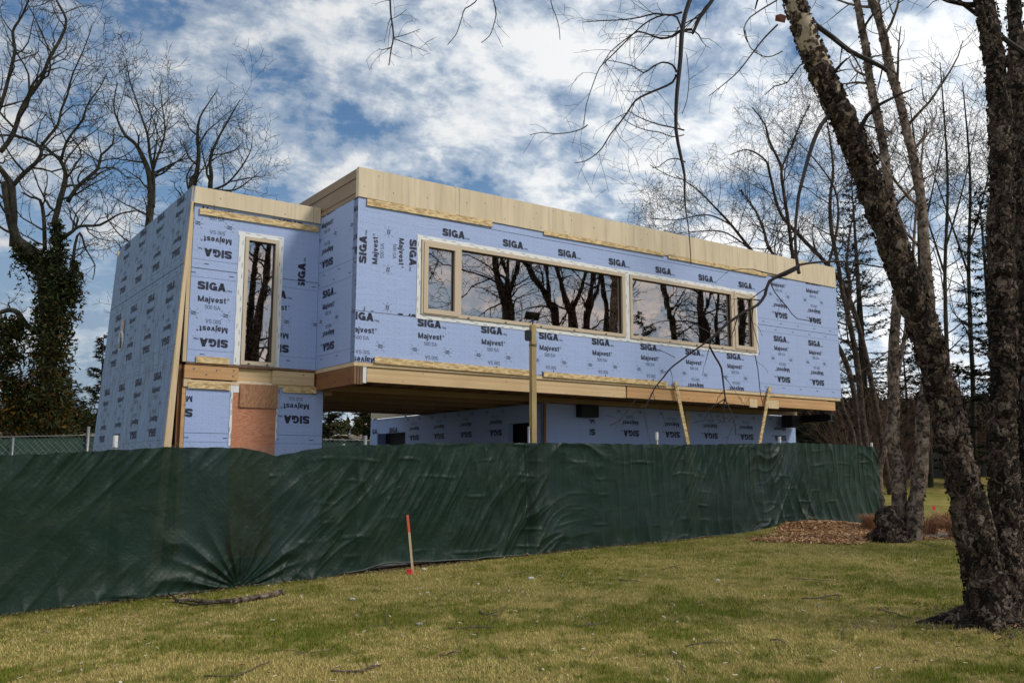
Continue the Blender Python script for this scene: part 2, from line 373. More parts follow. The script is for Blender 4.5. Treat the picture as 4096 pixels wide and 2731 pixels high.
def tinted(name, rough=.7, trans=0.0):
    m, t, b, co = mat(name)
    a = t.new('ShaderNodeVertexColor', layer_name='tint'); t.link(a.outputs[0], b.inputs['Base Color'])
    b.inputs['Roughness'].default_value = rough; b.inputs['Specular IOR Level'].default_value = .08
    if trans:
        tl = t.new('ShaderNodeBsdfTranslucent'); t.link(a.outputs[0], tl.inputs[0]); mxs = t.new('ShaderNodeMixShader'); mxs.inputs[0].default_value = trans
        out = t.n['Material Output']; t.link(b.outputs[0], mxs.inputs[1]); t.link(tl.outputs[0], mxs.inputs[2]); t.link(mxs.outputs[0], out.inputs[0])
    return m
M['leafy'] = tinted('leaves', .6, .25); M['blade'] = tinted('grass_blades', .75, .3); M['chips'] = tinted('wood_chips', .8)
M['stone'] = plain('stone', (.34, .29, .25), .8); M['concrete'] = plain('concrete', (.30, .285, .26), .85)
M['tanwall'] = plain('tan_wall', (.42, .36, .28), .8)
M['flag_red'] = plain('red_marker', (.75, .04, .05), .5)
M['stake_orange'] = plain('orange_paint', (.80, .13, .07), .6)
M['dry_leaf'] = plain('dry_leaf', (.30, .15, .08), .7)
exec_later = []

# ------------------------------------------------------------------ printed lettering on the membrane
def text_shape(body, bold):
    cu = bpy.data.curves.new('lettering', 'FONT'); cu.body = body; cu.size = 1; cu.resolution_u = 3; cu.offset = bold
    o = bpy.data.objects.new('lettering', cu); C.objects.link(o)
    dg = bpy.context.evaluated_depsgraph_get(); me = o.evaluated_get(dg).to_mesh()
    vs = np.array([v.co[:2] for v in me.vertices]); fs = [tuple(p.vertices) for p in me.polygons]
    o.evaluated_get(dg).to_mesh_clear(); bpy.data.objects.remove(o); bpy.data.curves.remove(cu)
    return vs, fs
def fitted(body, bold, w_, h_, cap=None):
    """letter outlines scaled so the word is w_ wide and its capital height h_"""
    vs, fs = text_shape(body, bold); base, _ = text_shape('H', bold)
    vs = vs.copy(); lo = vs.min(0); hi = vs.max(0)
    vs[:, 0] = (vs[:, 0] - lo[0]) * w_ / (hi[0] - lo[0]); vs[:, 1] = (vs[:, 1] - base[:, 1].min()) * h_ / np.ptp(base[:, 1])
    return vs, fs

def _E(cx, cy, rx, ry, a0, a1, n=14):
    return [(cx + rx * math.cos(R(a0 + (a1 - a0) * i / n)), cy + ry * math.sin(R(a0 + (a1 - a0) * i / n))) for i in range(n + 1)]
def _crv(P_, n=4):
    out = []
    for i in range(len(P_) - 1):
        p0, p1, p2, p3 = [np.array(P_[max(0, min(len(P_) - 1, j))]) for j in (i - 1, i, i + 1, i + 2)]
        for k in range(n):
            t_ = k / n; out.append(tuple(.5 * (2 * p1 + (p2 - p0) * t_ + (2 * p0 - 5 * p1 + 4 * p2 - p3) * t_ ** 2 + (3 * p1 - p0 - 3 * p2 + p3) * t_ ** 3)))
    return out + [P_[-1]]
def glyph(ch, t):
    """grotesque letters drawn with an even stroke t; capital height 1. returns width and strokes"""
    h = t / 2; X = .74                                       # X: height of the small letters
    def D(x0, y0, x1, y1, tw): return ('q', [(x0 - tw / 2, y0), (x0 + tw / 2, y0), (x1 + tw / 2, y1), (x1 - tw / 2, y1)])
    V = lambda x, y0, y1: ('q', [(x - h, y0), (x + h, y0), (x + h, y1), (x - h, y1)])
    Hh = lambda y, x0, x1, k=1.0: ('q', [(x0, y - h * k), (x1, y - h * k), (x1, y + h * k), (x0, y + h * k)])
    S_ = lambda P_: ('s', P_)
    if ch == 'S': w = .66 + .3 * t; return w, [S_(_crv([(w - h * 1.05, .70), (w * .80, .93 - h), (w * .5, 1 - h), (w * .18, .93 - h * .7), (h, .73), (w * .2, .575), (w * .5, .505), (w * .82, .42), (w - h, .26), (w * .82, .07 + h * .6), (w * .5, h), (w * .18, .08 + h * .6), (h * .95, .30)]))]
    if ch == 'I': return t, [V(h, 0, 1)]
    if ch == 'G': w = .78 + .15 * t; return w, [S_(_E(w / 2, .5, w / 2 - h, .5 - h, 32, 322, 24)), Hh(.44, w * .52, w, .85), V(w - h * .8, .0, .44)]
    if ch == 'A': w = .76 + .35 * t; return w, [D(h * 1.1, 0, w / 2, 1, t * 1.1), D(w - h * 1.1, 0, w / 2, 1, t * 1.1), Hh(.28, w * .22, w * .78, .8)]
    if ch == 'M': w = .80 + .5 * t; return w, [V(h, 0, 1), V(w - h, 0, 1), D(w / 2, 0, h * 1.1, 1, t * 1.05), D(w / 2, 0, w - h * 1.1, 1, t * 1.05)]
    if ch == 'a': w = .54 + .3 * t; return w, [V(w - h, 0, .5), S_(_E(w / 2, X - .24, w / 2 - h, .24 - h, 165, 0, 12)), S_([(w - h, .40), (w * .5, .40 - h * .2), (w * .24, .36 - h * .3), (h, .22), (w * .2, h * .8), (w * .45, h * .75), (w - h, .16)])]
    if ch == 'j': return t, [V(h, -.12, X), S_([(h, -.1), (h * .6, -.2), (-h * 1.2, -.235 + h * .2)]), V(h, 1 - t * .8, 1)]
    if ch == 'v': w = .54 + .3 * t; return w, [D(w / 2, 0, h, X, t * 1.05), D(w / 2, 0, w - h, X, t * 1.05)]
    if ch == 'e': w = .54 + .3 * t; return w, [S_(_E(w / 2, X / 2, w / 2 - h, X / 2 - h, 0, 325, 22)), Hh(X / 2 - .01, h, w - h * .4, .72)]
    if ch == 's': w = .48 + .3 * t; return w, [S_(_crv([(w - h, X * .70), (w * .75, X - h * 1.05), (w * .45, X - h * .9), (w * .16, X * .86 - h * .2), (w * .22, X * .60), (w * .55, X * .49), (w * .82, X * .36), (w * .80, X * .16), (w * .5, h * .9), (w * .2, h * 1.1), (h * .8, X * .29)]))]
    if ch == 't': w = .30 + .3 * t; return w, [V(w * .52, .14, .94), Hh(X - h * .85, 0, w, .85), S_([(w * .52, .18), (w * .58, .07 + h * .4), (w, h * .8)])]
    if ch == '5': w = .52; return w, [Hh(1 - h, w * .16, w * .95), D(h * 1.1, .46, w * .2, 1, t), S_(_E(w / 2, .33, w / 2 - h, .33 - h, 140, -160, 18))]
    if ch == '0': w = .54; return w, [S_(_E(w / 2, .5, w / 2 - h, .5 - h, 0, 360, 24))]
    if ch == ' ': return .28, []
def drawn(body, t, w_, h_, gap=.10):
    V_ = []; F_ = []; x = 0
    def quad(q): o = len(V_); V_.extend(q); F_.append((o, o + 1, o + 2, o + 3))
    for ch in body:
        gw, st = glyph(ch, t)
        for kind, P_ in st:
            if kind == 'q': quad([(a + x, b) for a, b in P_]); continue
            P_ = np.array(P_, dtype=float); tg = np.gradient(P_, axis=0); tg /= np.linalg.norm(tg, axis=1)[:, None]; nn = np.stack([-tg[:, 1], tg[:, 0]], 1) * t / 2
            a = P_ + nn; b = P_ - nn
            for i in range(len(P_) - 1): quad([(a[i][0] + x, a[i][1]), (b[i][0] + x, b[i][1]), (b[i + 1][0] + x, b[i + 1][1]), (a[i + 1][0] + x, a[i + 1][1])])
        x += gw + (gap if ch != ' ' else 0)
    V_ = np.array(V_); V_[:, 0] *= w_ / V_[:, 0].max(); V_[:, 1] *= h_; return V_, F_
T_SIGA = drawn('SIGA', .27, .458, .135, .075); T_66 = fitted('1966', 0, .085, .034); T_MAJ = drawn('Majvest', .19, .46, .094, .085)
T_R = fitted('\u00ae', .0, .036, .034); T_500 = drawn('500 SA', .085, .25, .064, .10); T_PR = fitted('Press', .03, .075, .024)
T_WIG = fitted('Wigluv', .02, .085, .017)
BLOCK = [(T_SIGA, 0, .40), (T_66, .475, .40), (T_MAJ, .012, .20), (T_R, .487, .255), (T_500, .13, .085)]
def rect2(x0, x1, y0, y1): return np.array([(x0, y0), (x1, y0), (x1, y1), (x0, y1)]), [(0, 1, 2, 3)]
def line2(x0, y0, x1, y1, w_):
    d = np.array([x1 - x0, y1 - y0]); d = d / np.hypot(*d); n = np.array([-d[1], d[0]]) * w_ / 2
    a = np.array([x0, y0]); b = np.array([x1, y1]); return np.array([a - n, b - n, b + n, a + n]), [(0, 1, 2, 3)]
PRESS = [(T_PR, -.037, .012), 'inv']
class Print:
    """collects flat lettering in wall coordinates (x to the reader's right, y up)"""
    def __init__(s): s.bm = bmesh.new()
    def stamp(s, bm, shape, fn):
        vs, fs = shape; V_ = [bm.verts.new((*fn(x, y), 0)) for x, y in vs]
        for f in fs:
            try: bm.faces.new([V_[i] for i in f])
            except ValueError: pass
    def roll(s, clip, cen, x0, period, along=(None, None), turn=0, inv_dx=.05, seam=True, ncols=None):
        """clip=(x0,x1,y0,y1); roll centre line at cen; columns start at x0; turn=1: letters read upwards"""
        bm = bmesh.new()
        if turn: L0, L1 = clip[2], clip[3]; f0 = lambda x, y: (cen - y, x)
        else: L0, L1 = clip[0], clip[1]; f0 = lambda x, y: (x, cen + y)
        k0 = math.floor((L0 - x0 - .6) / period); k1 = math.ceil((L1 - x0) / period)
        for k in range(k0, k1 + 1):
            c = x0 + k * period
            for sh, dx, dy in BLOCK:
                s.stamp(bm, sh, lambda x, y: f0(c + dx + x, dy + y))
                s.stamp(bm, sh, lambda x, y: f0(c + inv_dx + .50 - dx - x - .02, -dy - y))
            for m_ in (-.05, -.05 + period / 2):
                q = c + m_
                s.stamp(bm, T_PR, lambda x, y: f0(q - .037 + x, .010 + y)); s.stamp(bm, T_PR, lambda x, y: f0(q + .037 - x, -.010 - y))
                s.stamp(bm, line2(-.09, 0, .09, 0, .004), lambda x, y: f0(q + x, y))
                for sx in (-1, 1):
                    for sy in (-1, 1):
                        s.stamp(bm, line2(.045 * sx, .05 * sy, .075 * sx, .085 * sy, .004), lambda x, y: f0(q + x, y))
        if seam:
            for yy, w_ in ((.745, .009), (.60, .003), (-.60, .003)):
                s.stamp(bm, rect2(L0, L1, yy - w_ / 2, yy + w_ / 2), f0)
            k = L0
            while k < L1:
                s.stamp(bm, rect2(k, k + .075, .66, .672), f0); s.stamp(bm, rect2(k + .2, k + .275, -.672, -.66), f0); k += .62
        for co, no in (((clip[0], 0, 0), (-1, 0, 0)), ((clip[1], 0, 0), (1, 0, 0)), ((0, clip[2], 0), (0, -1, 0)), ((0, clip[3], 0), (0, 1, 0))):
            bmesh.ops.bisect_plane(bm, geom=bm.verts[:] + bm.edges[:] + bm.faces[:], dist=1e-6, plane_co=co, plane_no=no, clear_outer=True)
        me = bpy.data.meshes.new('tmp'); bm.to_mesh(me); bm.free(); s.bm.from_mesh(me); bpy.data.meshes.remove(me)
    def into(s, mb, fn, mi=1):
        s.bm.verts.index_update(); mb.add([fn(v.co.x, v.co.y) for v in s.bm.verts], [tuple(v.index for v in f.verts) for f in s.bm.faces], mi); s.bm.free()

def slab(mb, s0, s1, z0, z1, t0, t1, holes=(), mi=0):
    """wall slab between two planes with rectangular openings"""
    xs = sorted({s0, s1, *[h[0] for h in holes], *[h[1] for h in holes]}); zs = sorted({z0, z1, *[h[2] for h in holes], *[h[3] for h in holes]})
    inside = lambda x, z: any(h[0] < x < h[1] and h[2] < z < h[3] for h in holes) or not (s0 < x < s1 and z0 < z < z1)
    for xa, xb in zip(xs, xs[1:]):
        for za, zb in zip(zs, zs[1:]):
            xm, zm = (xa + xb) / 2, (za + zb) / 2
            if inside(xm, zm): continue
            mb.add([(xa, t0, za), (xb, t0, za), (xb, t0, zb), (xa, t0, zb)], [(0, 1, 2, 3)], mi)
            mb.add([(xa, t1, za), (xb, t1, za), (xb, t1, zb), (xa, t1, zb)], [(3, 2, 1, 0)], mi)
            for (px, pz, e) in ((xa - 1e-3, zm, ((xa, za), (xa, zb))), (xb + 1e-3, zm, ((xb, za), (xb, zb))), (xm, za - 1e-3, ((xa, za), (xb, za))), (xm, zb + 1e-3, ((xa, zb), (xb, zb)))):
                if inside(px, pz): (a, b), (c, d) = e; mb.add([(a, t0, b), (c, t0, d), (c, t1, d), (a, t1, b)], [(0, 1, 2, 3)], mi)

# ------------------------------------------------------------------ the house
Z0, Z1, ZT, L, T1 = 3.335, 6.062, 6.573, 12.94, 1.5384
DEEP = 7.6
house = empty('house', (HA[0], HA[1], 0), HROT)
tag(house, 'unfinished flat-roofed house wrapped in blue printed membrane, upper storey overhanging on timber beams', 'house')
def part(name, mb, m, parent=house, label=None, **kw):
    o = mb.build(name, m, parent, **kw)
    if label: o['label'] = label
    return o
HOLES = [(1.20, 5.89, 4.225, 5.525), (6.015, 9.86, 4.215, 5.525)]
# front wall of the upper storey, with every strip of membrane laid as in the photo
mb = MB(); slab(mb, 0, L, Z0, Z1, 0, .16, HOLES)
P = Print()
WX0, WX1 = 1.15, 9.9
P.roll((.004, WX0, 4.165, Z1), .57, 4.965, 1.285, turn=1)
P.roll((.004, WX1, Z0, 4.165), 3.614, -.134, 1.285, seam=False)
P.roll((WX0, WX1, 5.56, Z1), 5.26, 1.62, 1.285, seam=False)
P.roll((WX1, L - .01, Z0, 4.885), 4.137, 10.475, 1.27)
P.roll((WX1, L - .01, 4.885, Z1), 5.63, 10.475, 1.27)
P.bm.verts.ensure_lookup_table()
P.into(mb, lambda x, y: (x, -.0035, y))
for (a, b, z) in ((.0, WX0, 4.165), (WX0, 9.0, 5.93)): mb.box(a, b, -.003, 0, z, z + .006, 1)
part('front_wall', mb, [M['membrane'], M['ink']])
# side, back and return walls
mb = MB()
mb.add([(0, .002, Z0), (0, DEEP, Z0), (0, DEEP, Z1), (0, .002, Z1)], [(0, 1, 2, 3)])
P = Print(); P.roll((-T1, -.004, Z0, 4.885), 4.162, -1.325, 1.3); P.roll((-T1, -.004, 4.885, 6.06), 5.64, -1.47, 1.3)
P.into(mb, lambda x, y: (-.0035, -x, y))
part('return_wall', mb, [M['membrane'], M['ink']])
mb = MB(); mb.add([(L, .16, Z0), (L, DEEP, Z0), (L, DEEP, Z1), (L, .16, Z1)], [(0, 1, 2, 3)]); mb.add([(0, DEEP, Z0), (L, DEEP, Z0), (L, DEEP, Z1), (0, DEEP, Z1)], [(0, 1, 2, 3)])
part('rear_wall', mb, M['membrane'])
mb = MB(); mb.box(.05, L - .05, .35, DEEP - .05, Z0 + .02, Z1); part('interior_dark_block', mb, M['dark'])  # solid dark block added inside to stop see-through
mb = MB(); mb.box(.02, L - .02, .12, DEEP - .02, 6.20, 6.26); part('roof', mb, M['roofing'])
# parapet of the main box
mb = MB(); mb.box(-.012, L - .02, -.022, .075, 6.068, ZT); par = part('parapet', mb, M['clt'])
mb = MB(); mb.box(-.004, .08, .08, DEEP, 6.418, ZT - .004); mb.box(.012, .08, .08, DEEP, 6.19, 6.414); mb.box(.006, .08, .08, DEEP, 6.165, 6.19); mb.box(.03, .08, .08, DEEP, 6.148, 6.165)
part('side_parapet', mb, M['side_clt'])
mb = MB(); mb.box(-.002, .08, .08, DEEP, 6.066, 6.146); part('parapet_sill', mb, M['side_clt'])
mb = MB()
for _ in range(3): pass
mb.box(L - .1, L - .02, .08, DEEP, 6.07, ZT - .004); mb.box(.08, L - .1, DEEP - .1, DEEP, 6.07, ZT - .004); part('rear_parapet', mb, M['clt'])
# windows
def window(name, frames, fixed, sashes, tapes, t0=0.0, parent=house, clips=()):
    """frames: outer rect; fixed / sashes: glass rects"""
    x0, x1, z0, z1 = frames
    fr = MB(); holes = [(a + 0, b, c, d) for a, b, c, d in fixed] + [(a - .085, b + .085, c - .085, d + .085) for a, b, c, d in sashes]
    slab(fr, x0 + .002, x1 - .002, z0 + .002, z1 - .002, t0 - .028, t0 + .10, holes)
    f = part('window', fr, M['frame'], parent, label=None)
    for a, b, c, d in sashes:
        sm = MB(); slab(sm, a - .083, b + .083, c - .083, d + .083, t0 - .040, t0 + .05, [(a, b, c, d)]); part('sash', sm, M['frame'], f, bevel=.004)
        g = MB(); slab(g, a, b, c, d, t0 + .012, t0 + .05, [(a + .012, b - .012, c + .012, d - .012)]); part('gasket', g, M['gasket'], f)
        p = MB(); p.box(a + .012, b - .012, t0 + .03, t0 + .038, c + .012, d - .012); part('pane', p, M['glass'], f)
        g = MB(); g.box(a - .0845, a - .0832, t0 - .03, t0 - .0285, c - .083, d + .083); g.box(a - .085, b + .085, t0 - .033, t0 - .0285, c - .0875, c - .0835); part('painted_shadow_line', g, M['gasket'], f)  # black strips drawn along the sash in place of its shadow line
    for a, b, c, d in fixed:
        g = MB(); slab(g, a, b, c, d, t0 + .02, t0 + .09, [(a + .014, b - .014, c + .010, d - .016)]); part('gasket', g, M['gasket'], f)
        p = MB(); p.box(a + .014, b - .014, t0 + .045, t0 + .053, c + .010, d - .016); part('pane', p, M['glass'], f)
    for cx in clips:
        g = MB(); g.box(cx - .018, cx + .018, t0 - .036, t0 - .028, z0 + .012, z0 + .030); part('drain_cap', g, M['black_plastic'], f)
    return f
w1 = window('window', HOLES[0], [(2.00, 5.805, 4.29, 5.455)], [(1.325, 1.86, 4.33, 5.41)], None, clips=(2.15, 2.95, 3.75, 4.55, 5.35))
w1['label'] = 'long ribbon window with narrow sash at its left end'
w2 = window('window', HOLES[1], [(6.08, 9.04, 4.285, 5.455)], [(9.215, 9.735, 4.335, 5.415)], None, clips=(6.3, 7.1, 7.9, 8.7, 9.5))
w2['label'] = 'ribbon window with narrow sash at its right end'
def taped(name, rects, t0, rng, face='t'):
    mb = MB(); bm = bmesh.new(); P_ = Print()
    for (a, b, c, d, vert) in rects:
        # slightly wavy outer edges
        n = max(2, int((max(b - a, d - c)) / .15)); pts = []
        for i in range(n + 1):
            k = i / n; j = rng.uniform(-.006, .006)
            pts.append(((a + (b - a) * k, c + j) if not vert else (a + j, c + (d - c) * k)))
        for i in range(n, -1, -1):
            k = i / n; j = rng.uniform(-.006, .006)
            pts.append(((a + (b - a) * k, d + j) if not vert else (b + j, c + (d - c) * k)))
        mb.add([(x, t0, z) for x, z in pts], [tuple(range(len(pts)))]) if not vert else mb.add([(x, t0, z) for x, z in pts], [tuple(range(len(pts)))])
        q = (c if vert else a) + .03; end = d if vert else b
        while q < end - .1:
            for off in ((.25,) if int(q * 7) % 2 else (.66,)):
                y = (a + (b - a) * off) if vert else (c + (d - c) * off - .008)
                qq = q + (.09 if off > .5 else 0)
                if qq > end - .09: continue
                if vert: P_.stamp(P_.bm, T_WIG, lambda u_, v_: (y + .008 - v_, qq + u_))
                else: P_.stamp(P_.bm, T_WIG, lambda u_, v_: (qq + u_, y + v_))
            q += .19
    P_.into(mb, lambda x, y: (x, t0 - .002, y))
    return part('flashing_tape', mb, [M['tape'], M['tape_ink']])
rng = random.Random(3)
taped('tape', [(1.115, 9.915, 5.527, 5.60, 0), (1.115, 9.89, 4.145, 4.222, 0), (1.12, 1.198, 4.222, 5.527, 1), (5.892, 6.013, 4.222, 5.527, 1), (9.862, 9.925, 4.222, 5.527, 1)], -.008, rng)
# strips of strand board nailed over the membrane
def strip(s0, z0, s1, z1, h, t0, lab=None):
    mb = MB(); d = .024
    mb.prism([(s0, z0 - h), (s1, z1 - h), (s1, z1), (s0, z0)], 'y', t0 - d, t0 - .006)
    return part('batten', mb, M['osb'], label=lab)
strip(.15, 6.055, 2.66, 6.085, .115, -.004, 'strand board batten under the left end of the long parapet')
strip(3.835, 6.095, 7.01, 6.12, .085, -.004, 'strand board batten under the middle of the long parapet')
strip(7.13, 6.10, 10.30, 6.095, .085, -.004, 'strand board batten above the right window')
strip(.352, 3.436, 3.60, 3.415, .108, -.004, 'strand board batten under the left half of the long facade')
strip(3.815, 3.41, 7.0, 3.405, .095, -.004, 'strand board batten under the middle of the long facade')
# rim of the overhanging floor
mb = MB(); mb.box(.0, 12.9, .004, .12, 3.268, 3.329); mb.box(-.0, .12, .12, T1 + .1, 3.268, 3.329); part('sill_plate', mb, M['stud'])
mb = MB()
for k in range(3): mb.box(.004 + k * .052, .044 + k * .052, .008 + .004 * k, 1.62, 2.975, 3.266)
rim = part('rim_board', mb, [M['lvl']], label='dark brown rim board on the short side of the overhang')
mb = MB()
for k in range(3): mb.box(.004 + k * .052, .044 + k * .052, .002 + .004 * k, .0075 + .004 * k, 2.976, 3.265)
part('board_end', mb, M['lvl_end'], rim)
for (y, z) in ((.18, 3.22), (.19, 3.07), (.75, 3.07), (1.08, 3.2), (1.46, 3.06)):
    mb = MB(); mb.tube([(-.012, y, z), (.004, y, z)], .014, 8); part('screw', mb, M['galv'], rim)
mb = MB(); mb.box(.162, .225, .012, .03, 3.0, 3.262); mb.box(.225, .232, .03, .12, 3.0, 3.262); part('bracket', mb, M['white_pipe'], label='white perforated metal hanger at the beam end')
mb = MB(); mb.box(.245, 5.895, .03, .13, 3.022, 3.263); part('beam', mb, M['glulam'], label='pale laminated edge beam under the left half of the facade')
mb = MB(); mb.box(5.935, 12.72, .03, .13, 3.03, 3.235); mb.box(5.935, 12.45, .03, .13, 3.235, 3.262)
part('beam', mb, M['glulam_orange'], label='orange laminated edge beam under the right half of the facade')
for (a, b) in ((9.58, 9.84), (9.33, 9.40), (10.22, 10.58)):
    mb = MB(); mb.box(a, b, .018, .029, 2.99 if a > 9.4 else 3.08, 3.17); part('packer', mb, M['stud'])
# underside: joists, cross beams, deck
mb = MB(); mb.box(.17, 12.88, .14, 6.42, 3.272, 3.33); part('deck', mb, M['lvl_end'])  # dark veneer colour makes the recesses between joists look shaded
for k in range(30):
    x = .52 + k * .41
    mb = MB(); mb.box(x, x + .045, .135, 6.34, 3.07, 3.27); part('joist', mb, M['joist'])
for t_ in (1.24, 2.1, 3.05, 3.4, 4.35, 5.3, 6.35):
    mb = MB(); mb.box(.34 if t_ > 1.3 else .165, 12.85, t_, t_ + .09, 2.965, 3.066); part('cross_beam', mb, M['beam_dark'])
mb = MB(); mb.box(.17, .33, 1.54, 6.44, 2.90, 3.066); part('cross_beam', mb, M['beam_dark'])
mb = MB(); mb.box(12.60, 12.86, .16, 1.22, 2.93, 2.958); mb.box(12.70, 12.76, .16, 1.22, 2.80, 2.93); mb.box(12.60, 12.86, .16, 1.22, 2.772, 2.80); mb.box(12.2, 12.62, .9, 1.22, 2.66, 2.95)
part('steel_beam', mb, M['steel_black'])
# ground floor block under the overhang
G = MB()
GX0, GX1, GY0, GY1 = 4.865, 12.90, 1.35, 8.98
slab(G, GX0, GX1, .2, 2.955, GY0, GY0 + .12)
P = Print(); P.roll((GX0 + 1.2, GX1 - .01, 1.5, 2.95), 2.87, 8.21, 1.26, inv_dx=.05, seam=False); P.into(G, lambda x, y: (x, GY0 - .0035, y))
part('ground_floor_front_wall', G, [M['membrane'], M['ink']])
G = MB(); door = (1.855, 2.60, .3, 2.585); win = (7.145, 8.69, 1.6, 2.57)
tmp = MB(); slab(tmp, GY0 + .005, GY1, .2, 2.963, 0, .12, [door, win])
G.add([(GX0 + v[1], v[0], v[2]) for v in tmp.v], tmp.f)
P = Print(); P.roll((-door[0], -GY0 - .01, 1.5, 2.96), 2.88, -6.97, 1.2, seam=False); P.roll((-7.10, -door[1], 1.5, 2.96), 2.88, -6.97, 1.2, seam=False); P.roll((-GY1, -7.10, 2.575, 2.96), 2.175, -8.02, 1.15, seam=False)
P.into(G, lambda x, y: (GX0 - .0035, -x, y))
part('ground_floor_side_wall', G, [M['membrane'], M['ink']])
G = MB(); G.box(GX1 - .12, GX1 - .002, GY0 + .125, GY1, .2, 2.963); G.box(GX0, GX1, GY1 + .003, GY1 + .12, .2, 2.963); part('ground_floor_rear_wall', G, M['membrane'])
G = MB(); G.box(GX0 + .35, GX1 - .15, GY0 + .4, GY1 - .1, .2, 2.85); part('interior_dark_block', G, M['dark'])  # dark block paints the shade seen in the door and window openings
G = MB(); G.box(GX0 - .06, GX0 - .006, 6.5, GY1, 2.975, 3.25); part('rear_fascia', G, M['clt'])
G = MB(); G.box(GX0 - .03, GX0 + .02, GY0 - .045, GY0 - .008, .3, 2.95); part('corner_post', G, M['lvl'])
G = MB(); G.box(8.93, 9.02, GY0 - .05, GY0 - .006, .3, 2.95); part('column', G, M['stud'])
G = MB(); G.box(5.70, 6.16, GY0 - .20, GY0 - .01, 2.70, 2.955); part('steel_bearing', G, M['steel_black'])

# wing to the left of the recess
WL, WR = -2.20, -.006
mb = MB(); WH = [(-1.335, -.745, Z0, 5.53)]
slab(mb, WL, WR, Z0 - .005, 5.944, T1, T1 + .14, WH)
P = Print()
for (a, b) in ((WL, -1.335), (-.745, WR)):
    P.roll((a, b, Z0, 4.9), 4.13, -2.085, 1.05)
P.roll((WL, -1.335, 4.9, 5.94), 5.625, -2.085, 1.05); P.roll((-.95, WR, 5.6, 5.94), 6.32, -.85, 1.6, seam=False)
P.into(mb, lambda x, y: (x, T1 - .0035, y))
# the turned patch beside the narrow window
P = Print(); P.roll((-.45, -.21, 4.80, 5.35), .15, 4.74, 1.6, turn=1, seam=False); P.into(mb, lambda x, y: (x, T1 - .0055, y))
part('wing_wall', mb, [M['membrane'], M['ink']])
w3 = window('window', (-1.335, -.745, 3.34, 5.52), [(-1.275, -.805, 3.405, 5.462)], [], None, t0=T1, clips=(-1.2, -.88))
w3['label'] = 'tall narrow window in the wing'
taped('tape', [(-1.46, -.66, 5.525, 5.60, 0), (-1.445, -1.337, 3.335, 5.525, 1), (-.743, -.665, 3.335, 5.525, 1), (-1.40, -.70, 3.305, 3.338, 0)], T1 - .008, rng)
strip(-2.12, 5.878, -.035, 5.895, .105, T1 - .004, 'long strand board batten above the narrow window')
strip(-2.06, 3.428, -1.52, 3.43, .108, T1 - .004, 'short strand board batten left of the narrow window')
mb = MB(); mb.box(-2.262, -.013, T1 - .045, T1 + .06, 5.945, 6.227); part('wing_parapet', mb, M['clt'])
mb = MB(); mb.box(-2.2, -.02, T1 + .1, 6.8, 5.95, 6.0); part('wing_roof', mb, M['roofing'])
mb = MB(); mb.box(-2.1, -.06, T1 + .25, 6.75, .2, 5.9); part('interior_dark_block', mb, M['dark'])
mb = MB(); mb.box(-2.24, .15, 6.8, 6.86, .2, 5.95); mb.box(.10, .155, T1 + .15, 6.8, .2, 3.0); part('wing_rear_wall', mb, M['membrane'])
# band of timbers between the storeys of the wing
mb = MB(); mb.box(-2.21, -.03, T1 - .01, T1 + .06, 3.29, 3.328); part('sill_plate', mb, M['lvl_end'])
mb = MB(); mb.box(-2.235, -1.366, T1 - .035, T1 + .1, 3.065, 3.275); fl = part('band_board', mb, M['glulam_orange'])
for (x, z) in ((-2.09, 3.225), (-1.89, 3.14), (-1.72, 3.22), (-1.45, 3.14), (-1.44, 3.23)): mb = MB(); mb.tube([(x, T1 - .045, z), (x, T1 - .03, z)], .013, 8); part('screw', mb, M['galv'], fl)
mb = MB(); mb.box(-1.362, -.78, T1 + .05, T1 + .12, 3.03, 3.285); part('band_board', mb, M['glulam'])
mb = MB(); mb.box(-.776, -.035, T1 - .035, T1 + .1, 3.045, 3.275); part('band_board', mb, M['glulam'])
mb = MB(); mb.box(-2.12, .0, T1 - .015, T1 + .1, 2.99, 3.044); mb.box(-2.235, -2.12, T1 - .02, T1 + .1, 2.93, 3.06); part('sill_plate', mb, M['stud'])
strip(-2.165, 3.008, -1.485, 3.008, .105, T1 - .008, 'strand board batten left of the boarded door')
strip(-.59, 3.022, .012, 3.025, .108, T1 - .008, 'strand board batten right of the boarded door')
# ground floor wall of the wing
mb = MB(); slab(mb, -2.185, .155, .15, 2.985, T1, T1 + .12, [(-1.42, -.70, .15, 2.87)])
P = Print(); P.roll((-2.185, -1.42, .2, 2.985), 2.86 + .12, -2.60, 1.3, seam=False); P.roll((-.70, .155, .2, 2.985), 2.93, -.62, 1.3, seam=False)
for (a, b) in ((-2.185, -1.42), (-.70, .155)): P.roll((a, b, 2.0, 2.2), 1.455, -9, 30)
P.into(mb, lambda x, y: (x, T1 - .0035, y))
part('wing_ground_floor_wall', mb, [M['membrane'], M['ink']])
mb = MB(); mb.box(-1.435, -.69, T1 - .005, T1 + .02, .2, 2.868); part('door_boarding', mb, M['ply_red'], label='red plywood sheet closing the doorway')
mb = MB(); mb.box(-1.325, -.675, T1 - .032, T1 - .012, 2.635, 3.02); part('door_boarding', mb, M['ply_fir'], label='small upright grained plywood sheet over the doorway head')
taped('tape', [(-1.455, -.64, 3.022, 3.055, 0), (-1.475, -1.437, 2.0, 3.02, 1), (-1.437, -1.33, 2.87, 3.02, 0), (-.688, -.665, 2.1, 2.99, 1)], T1 - .0095, rng)
